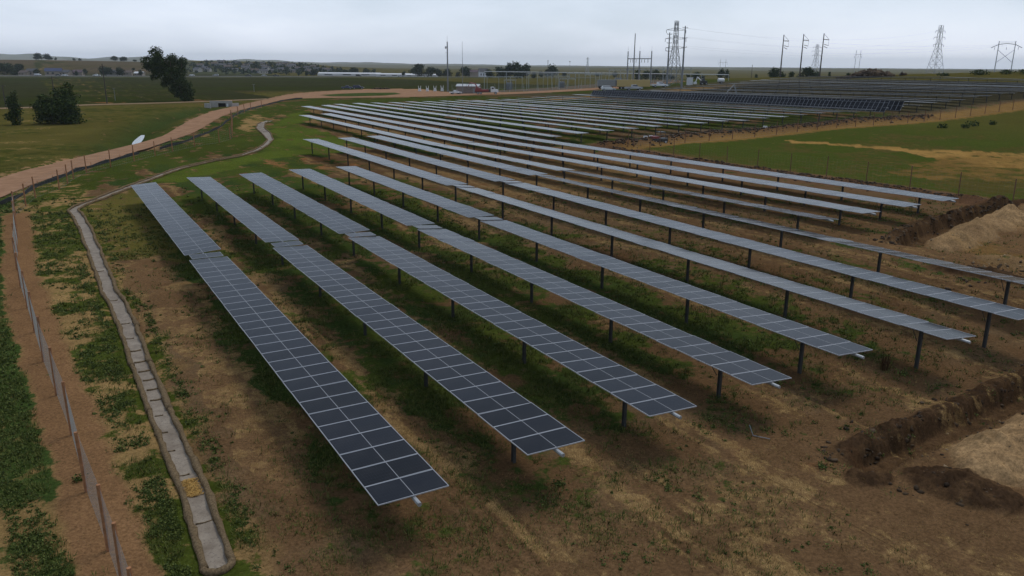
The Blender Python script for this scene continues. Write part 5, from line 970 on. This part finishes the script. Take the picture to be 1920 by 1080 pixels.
# culvert headwall
cx, cy = -92.3, 256.5; th = thing('culvert', 'concrete culvert headwall under the farm track', 'culvert', (cx, cy, bz(cx, cy)-.6), .25); g = MB()
g.box((-2.3, 0, 1.1), (2.4, .5, 2.6)); g.box((2.2, 0, 1.1), (2.0, .5, 2.6)); g.box((0.05, 0, 2.05), (2.28, .5, .7)); g.build('headwall', 'concrete', th)
for s in (-1, 1): g = MB(); g.box((s*4.1, -1.0, .8), (2.6, .4, 1.9), rz=s*.75); g.build('wing_wall', 'concrete', th)
g = MB(); g.box((0.05, .9, .6), (2.2, 1.2, 2.1)); g.build('culvert_shade', 'rubber_and_shade', th)  # solid black block behind the gap, painted shade for the culvert's inside
g = MB(); g.box((1.75, -.45, .75), (.5, .25, 1.5)); g.build('marker_board', 'unit_white', th)
# ---------------------------------------------------------------- vehicles
for nm_, c_ in (('paint_white', (.68, .69, .70)), ('paint_red', (.22, .03, .025)), ('paint_navy', (.018, .022, .06)), ('paint_blue', (.035, .045, .11)), ('paint_silver', (.40, .41, .42)), ('paint_black', (.02, .02, .022)), ('paint_tan', (.46, .33, .12))): pm(nm_, c_, .35, var=.06, spec=.5)
def wheels(th, xs, hw, r, w=.26):
    for x_ in xs:
        for s in (-1, 1):
            g = MB(); g.tube([(x_, s*hw-w/2, r), (x_, s*hw+w/2, r)], r, 14); o = g.build('wheel', 'rubber_and_shade', th); g = MB(); g.tube([(x_, s*(hw+w/2-.01), r), (x_, s*(hw+w/2+.015), r)], r*.55, 10); g.build('rim', 'paint_silver', o)
def car(name, label, x, y, z, rz, paint, kind='sedan', s=1.0, group=None, cat='car'):
    th = thing(name, label, cat, (x, y, z), rz, group); th.scale = (s, s, s); L_, W_ = (4.6, 1.8) if kind == 'sedan' else (5.6, 1.95)
    prof = {'sedan': [(-2.3, .45), (-2.3, .85), (-1.6, .95), (-1.1, 1.42), (.35, 1.45), (1.1, .98), (2.15, .82), (2.3, .45)], 'pickup': [(-2.8, .55), (-2.8, 1.1), (-.75, 1.1), (-.65, 1.78), (.75, 1.8), (1.35, 1.18), (2.65, 1.08), (2.8, .55)], 'suv': [(-2.4, .5), (-2.4, 1.1), (-2.2, 1.75), (.5, 1.78), (1.2, 1.1), (2.25, .98), (2.4, .5)]}[kind]
    g = MB(); n_ = len(prof); ins = [0 if z_ < 1.12 else .14 for _, z_ in prof]
    g.add([(px, -W_/2+i_, pz) for (px, pz), i_ in zip(prof, ins)]+[(px, W_/2-i_, pz) for (px, pz), i_ in zip(prof, ins)], [tuple(range(n_))[::-1] if False else tuple(range(n_)), tuple(range(2*n_-1, n_-1, -1))]+[(k, n_+k, n_+(k+1) % n_, (k+1) % n_) for k in range(n_)]); g.build('body', paint, th)
    zt1, xa, xb = {'sedan': (1.2, -1.15, .6), 'pickup': (1.48, -.55, .95), 'suv': (1.42, -2.1, .75)}[kind]
    for sgn in (-1, 1): g = MB(); g.box(((xa+xb)/2, sgn*(W_/2-.10), zt1), (xb-xa, .08, .3)); g.build('side_window', 'glass_dark', th)
    g = MB(); g.box((xb+.12, 0, zt1), (.1, W_*.75, .32)); g.build('windscreen', 'glass_dark', th)
    wheels(th, (-L_*.31, L_*.31), W_/2-.08, .34 if kind == 'sedan' else .4)
    for sgn in (-1, 1): g = MB(); g.box((L_/2-.0, sgn*W_*.34, .72), (.06, .35, .16)); g.build('headlight', 'unit_white', th)
    if kind == 'pickup': g = MB(); g.box((-1.75, 0, 1.12), (1.85, W_*.82, .06)); g.build('truck_bed', 'paint_black', th)
    return th
car('parked_car', 'dark blue suv parked at the edge of the loop road', -79.8, 419, bz(-79.8, 419), .1, 'paint_navy', 'suv', 1.1); car('parked_car', 'blue grey pickup parked left of the dark blue suv', -85.5, 418.5, bz(-85.5, 418.5), .1, 'paint_blue', 'pickup', 1.0)
car('parked_car', 'small white pickup in front of the control shed', -24.2, 341.5, bz(-24.2, 341.5)+.05, .5, 'paint_white', 'pickup', .9)
HWC = [(-455, 'white', 'suv'), (-436, 'black', 'sedan'), (-423, 'white', 'sedan'), (-395, 'white', 'pickup'), (-318, 'white', 'sedan'), (-295, 'silver', 'suv'), (-262, 'black', 'pickup'), (-236, 'black', 'pickup'), (-250, 'silver', 'sedan'), (-185, 'silver', 'sedan'), (-158, 'black', 'suv'), (-117, 'silver', 'pickup')]
for q, (hx, pc_, kd) in enumerate(HWC):
    hy = float(np.interp(hx, [p[0] for p in HWY], [p[1] for p in HWY])); off = (16, 10, -12, -16)[q % 4]; car('highway_car', '%s %s on the distant highway, %s vehicle from the left' % (pc_, kd if kd != 'sedan' else 'car', nth(q)), hx-.2*off, hy+off, bz(hx, hy+off)+1.02, .2+(math.pi if q % 2 else 0), 'paint_'+pc_, kd, 1.15, 'vehicles on the highway')
# red crane truck with a white cab
tx, ty = -11.2, 335.0; th = thing('crane_truck', 'red flatbed crane truck with white cab beside the shed', 'truck', (tx, ty, bz(tx, ty)+.05), .06)
g = MB(); g.box((0, 0, .95), (9.6, 1.0, .3)); g.build('chassis', 'paint_black', th); g = MB(); g.box((-1.8, 0, 1.55), (5.6, 2.4, .9)); g.box((-3.2, 0, 2.25), (2.4, 2.2, .5)); g.build('bed', 'paint_red', th)
g = MB(); pr_ = [(1.9, .9), (1.9, 2.9), (3.1, 2.95), (3.6, 2.1), (4.9, 1.85), (5.0, .8)]; g.add([(a, -1.15, c) for a, c in pr_]+[(a, 1.15, c) for a, c in pr_], [tuple(range(6)), tuple(range(11, 5, -1))]+[(k, 6+k, 6+(k+1) % 6, (k+1) % 6) for k in range(6)]); cab = g.build('cab', 'paint_white', th)
g = MB(); g.box((2.65, -1.17, 2.4), (.85, .06, .6)); g.box((3.42, 0, 2.5), (.1, 1.9, .6)); g.build('window', 'glass_dark', cab)
g = MB(); g.bar((-3.6, 0, 2.4), (-4.4, 0, 4.1), .4); g.bar((-4.4, 0, 4.1), (-6.6, 0, 4.6), .32); g.bar((-6.6, 0, 4.6), (-7.4, 0, 3.0), .22); g.build('crane_arm', 'paint_red', th)
for a in range(8): g = MB(); g.tube([(-7.0+1.25*math.cos(a*.8), .3, 3.0+1.25*math.sin(a*.8)), (-7.0+1.25*math.cos(a*.8+.8), .3, 3.0+1.25*math.sin(a*.8+.8))], .05, 4); g.build('hose', 'rubber_and_shade', th)
wheels(th, (-3.4, -2.2, 3.9), 1.05, .5, .35); g = MB(); g.box((.9, 0, 1.5), (1.5, 2.2, 1.1)); g.build('toolbox', 'paint_black', th)
# tan box trailers and white trucks behind the upright rows
def trailer(label, x, y, rz, ln, paint):
    th = thing('box_trailer', label, 'trailer', (x, y, bz(x, y)), rz, 'box trailers'); g = MB(); g.box((0, 0, 2.35), (ln, 2.5, 2.6)); g.build('box', paint, th)
    g = MB(); g.box((-ln/2-.02, 0, 2.3), (.06, 2.2, 2.4)); g.build('rear_door', 'paint_black' if paint == 'paint_tan' else 'unit_grey', th); g = MB(); g.box((0, 0, .95), (ln*.95, .9, .2)); g.build('chassis', 'paint_black', th); wheels(th, (-ln*.36, -ln*.27), 1.05, .5, .3)
    g = MB(); g.bar((ln*.3, .7, 0), (ln*.3, .7, .9), .12); g.bar((ln*.3, -.7, 0), (ln*.3, -.7, .9), .12); g.build('landing_leg', 'paint_black', th); return th
trailer('long tan box trailer parked behind the upright dark rows', 47.5, 325, .12, 13.5, 'paint_tan'); trailer('silver box trailer half hidden behind the tan trailer', 39, 340, .12, 8, 'unit_grey')
car('parked_car', 'white pickup at the right end of the tan trailer', 58.5, 327, bz(58.5, 327), .15, 'paint_white', 'pickup', 1.2, cat='pickup'); car('parked_car', 'silver pickup half hidden in front of the tan trailer', 46.5, 315, bz(46.5, 315), .1, 'paint_silver', 'pickup', 1.2, cat='pickup'); car('parked_car', 'white suv left of the tan trailer', 37.5, 322, bz(37.5, 322), .1, 'paint_white', 'suv', 1.1, cat='car')
bx_, by_ = 71.4, 331; th = thing('equipment_cabinet', 'pale upright equipment cabinet at the field edge', 'cabinet', (bx_, by_, bz(bx_, by_)-.1), .2); g = MB(); g.box((0, 0, 1.45), (2.0, 1.6, 2.9)); g.build('housing', 'unit_white', th); g = MB(); g.box((0, 0, 3.0), (2.2, 1.8, .14)); g.build('lid', 'unit_white', th)
lx_, ly_ = 75.8, 326; th = thing('loader', 'white and black skid loader with raised arm near the cabinet', 'loader', (lx_, ly_, bz(lx_, ly_)), .1)
g = MB(); g.box((0, 0, 1.1), (2.6, 1.6, 1.0)); g.build('body', 'paint_black', th); g = MB(); g.box((-.2, 0, 2.0), (1.2, 1.3, .95), taper=.85); g.build('cab', 'glass_dark', th); g = MB(); g.bar((-1.0, 0, 1.6), (-2.6, 0, 3.0), .35); g.bar((-2.6, 0, 3.0), (-3.2, 0, 1.0), .3); g.build('arm', 'paint_white', th); g = MB(); g.box((-3.4, 0, .7), (.8, 1.8, .8)); g.build('bucket', 'paint_white', th); wheels(th, (-.8, .9), .85, .45, .3)
lx_, ly_ = 82.5, 325; th = thing('water_tank', 'small pale tank trailer right of the skid loader', 'tank', (lx_, ly_, bz(lx_, ly_)), .1); g = MB(); g.tube([(-1.3, 0, 1.4), (-1.1, 0, 1.4), (1.1, 0, 1.4), (1.3, 0, 1.4)], [.55, .8, .8, .55], 14); g.build('tank', 'unit_white', th); g = MB(); g.box((0, 0, .6), (3.2, 1.0, .15)); g.build('frame', 'paint_black', th); wheels(th, (0,), .7, .4, .25)
# folding work lift standing among the upright rows
lx_, ly_ = site(29.7, 160); th = thing('work_lift', 'pale folded boom lift standing between the upright rows', 'lift', (lx_, ly_, bz(lx_, ly_)), AZ+1.57); g = MB(); g.box((0, 0, .8), (2.6, 1.8, .8)); g.build('base', 'paint_silver', th); g = MB(); g.bar((-1.6, 0, 1.0), (.2, 0, 4.9), .3); g.build('lower_boom', 'unit_grey', th); g = MB(); g.bar((.2, 0, 4.9), (2.6, 0, 3.0), .26); g.bar((2.6, 0, 3.0), (3.0, 0, 2.2), .22); g.build('upper_boom', 'paint_silver', th); g = MB(); g.box((3.3, 0, 1.9), (1.2, 1.4, .9)); g.build('basket', 'paint_silver', th); wheels(th, (-.9, .9), .9, .42, .3)
# small utility cart on the lane by the far trench
lx_, ly_ = site(14.7, 98.6); th = thing('utility_cart', 'small dark utility cart parked on the lane by the far trench', 'cart', (lx_, ly_, bz(lx_, ly_)), .3); g = MB(); g.box((0, 0, .62), (2.5, 1.3, .45)); g.build('body', 'paint_black', th); g = MB(); g.box((-.8, 0, 1.0), (1.0, 1.3, .35)); g.build('cargo_bed', 'paint_red', th); g = MB(); [g.bar((px, py, .8), (px, py, 1.75), .06) for px in (-.1, .75) for py in (-.6, .6)]; g.build('roll_cage', 'paint_black', th); g = MB(); g.box((.3, 0, 1.8), (1.1, 1.35, .08)); g.build('canopy', 'paint_black', th); wheels(th, (-.85, .85), .6, .3, .24)
for q, (i_, t_) in enumerate([(14.85, 102.9), (15.05, 102.8), (20.1, 102.6)]):
    px, py = site(i_, t_); g = MB(); g.box((0, 0, .22), (.75, .5, .5), taper=.8); o = g.build('white_bag', 'unit_white', None, (px, py, gz(px, py)+.25)); tag(o, ('left of two white bags on the far trench spoil', 'right of two white bags on the far trench spoil', 'lone white bag farther along the far trench spoil')[q], 'bag', 'white bags')
# rusty spoil heap, orange stakes line, bare pole stub
lx_, ly_ = -67, 414; Q = np.array([lx_, ly_])+NP.normal(0, 1, (60, 2))*[2.2, .8]; S = NP.uniform(.3, .7, 60); tag(rocks(np.column_stack([Q, base_h(Q[:, 0], Q[:, 1])+.25]), S, 'clod_soil', 'soil_heap'), 'rust brown soil heap right of the parked blue suv', 'soil heap', kind='stuff')
Q = np.array(site(52.2, 205))+NP.normal(0, 1, (160, 2))*[4.5, 2.5]; S = NP.uniform(.6, 1.4, 160); D2_ = np.hypot((Q[:, 0]-site(52.2, 205)[0])/9, (Q[:, 1]-site(52.2, 205)[1])/6); tag(rocks(np.column_stack([Q, base_h(Q[:, 0], Q[:, 1])+2.4*np.clip(1-D2_, 0, 1)]), S, 'clod_soil', 'soil_heap'), 'brown soil mound on the skyline above the far rows', 'soil heap', kind='stuff')
g = MB(); g.bar((0, 0, 0.02), (.55, -.35, .05), .03); g.bar((0, 0, .02), (-.1, .25, .35), .03); tag(g.build('bent_stake', 'pole_steel', None, (9.5, 28.3, gz(9.5, 28.3))), 'thin pale bent stake lying on bare soil below the rows', 'stake')
# ---------------------------------------------------------------- haze over the plain
m = bpy.data.materials.new('haze_air'); m.use_nodes = True; t = m.node_tree; t.nodes.clear(); o_ = t.nodes.new('ShaderNodeOutputMaterial'); v_ = t.nodes.new('ShaderNodeVolumePrincipled'); v_.inputs['Color'].default_value = (.84, .92, 1.0, 1); v_.inputs['Density'].default_value = 7.0e-5; v_.inputs['Anisotropy'].default_value = .0
t.links.new(v_.outputs[0], o_.inputs['Volume']); MATS['haze_air'] = m
g = MB(); g.box((0, 0, 66), (27400, 27400, 172)); tag(g.build('haze', 'haze_air'), 'pale blue haze over the distant plain', 'haze', kind='stuff')
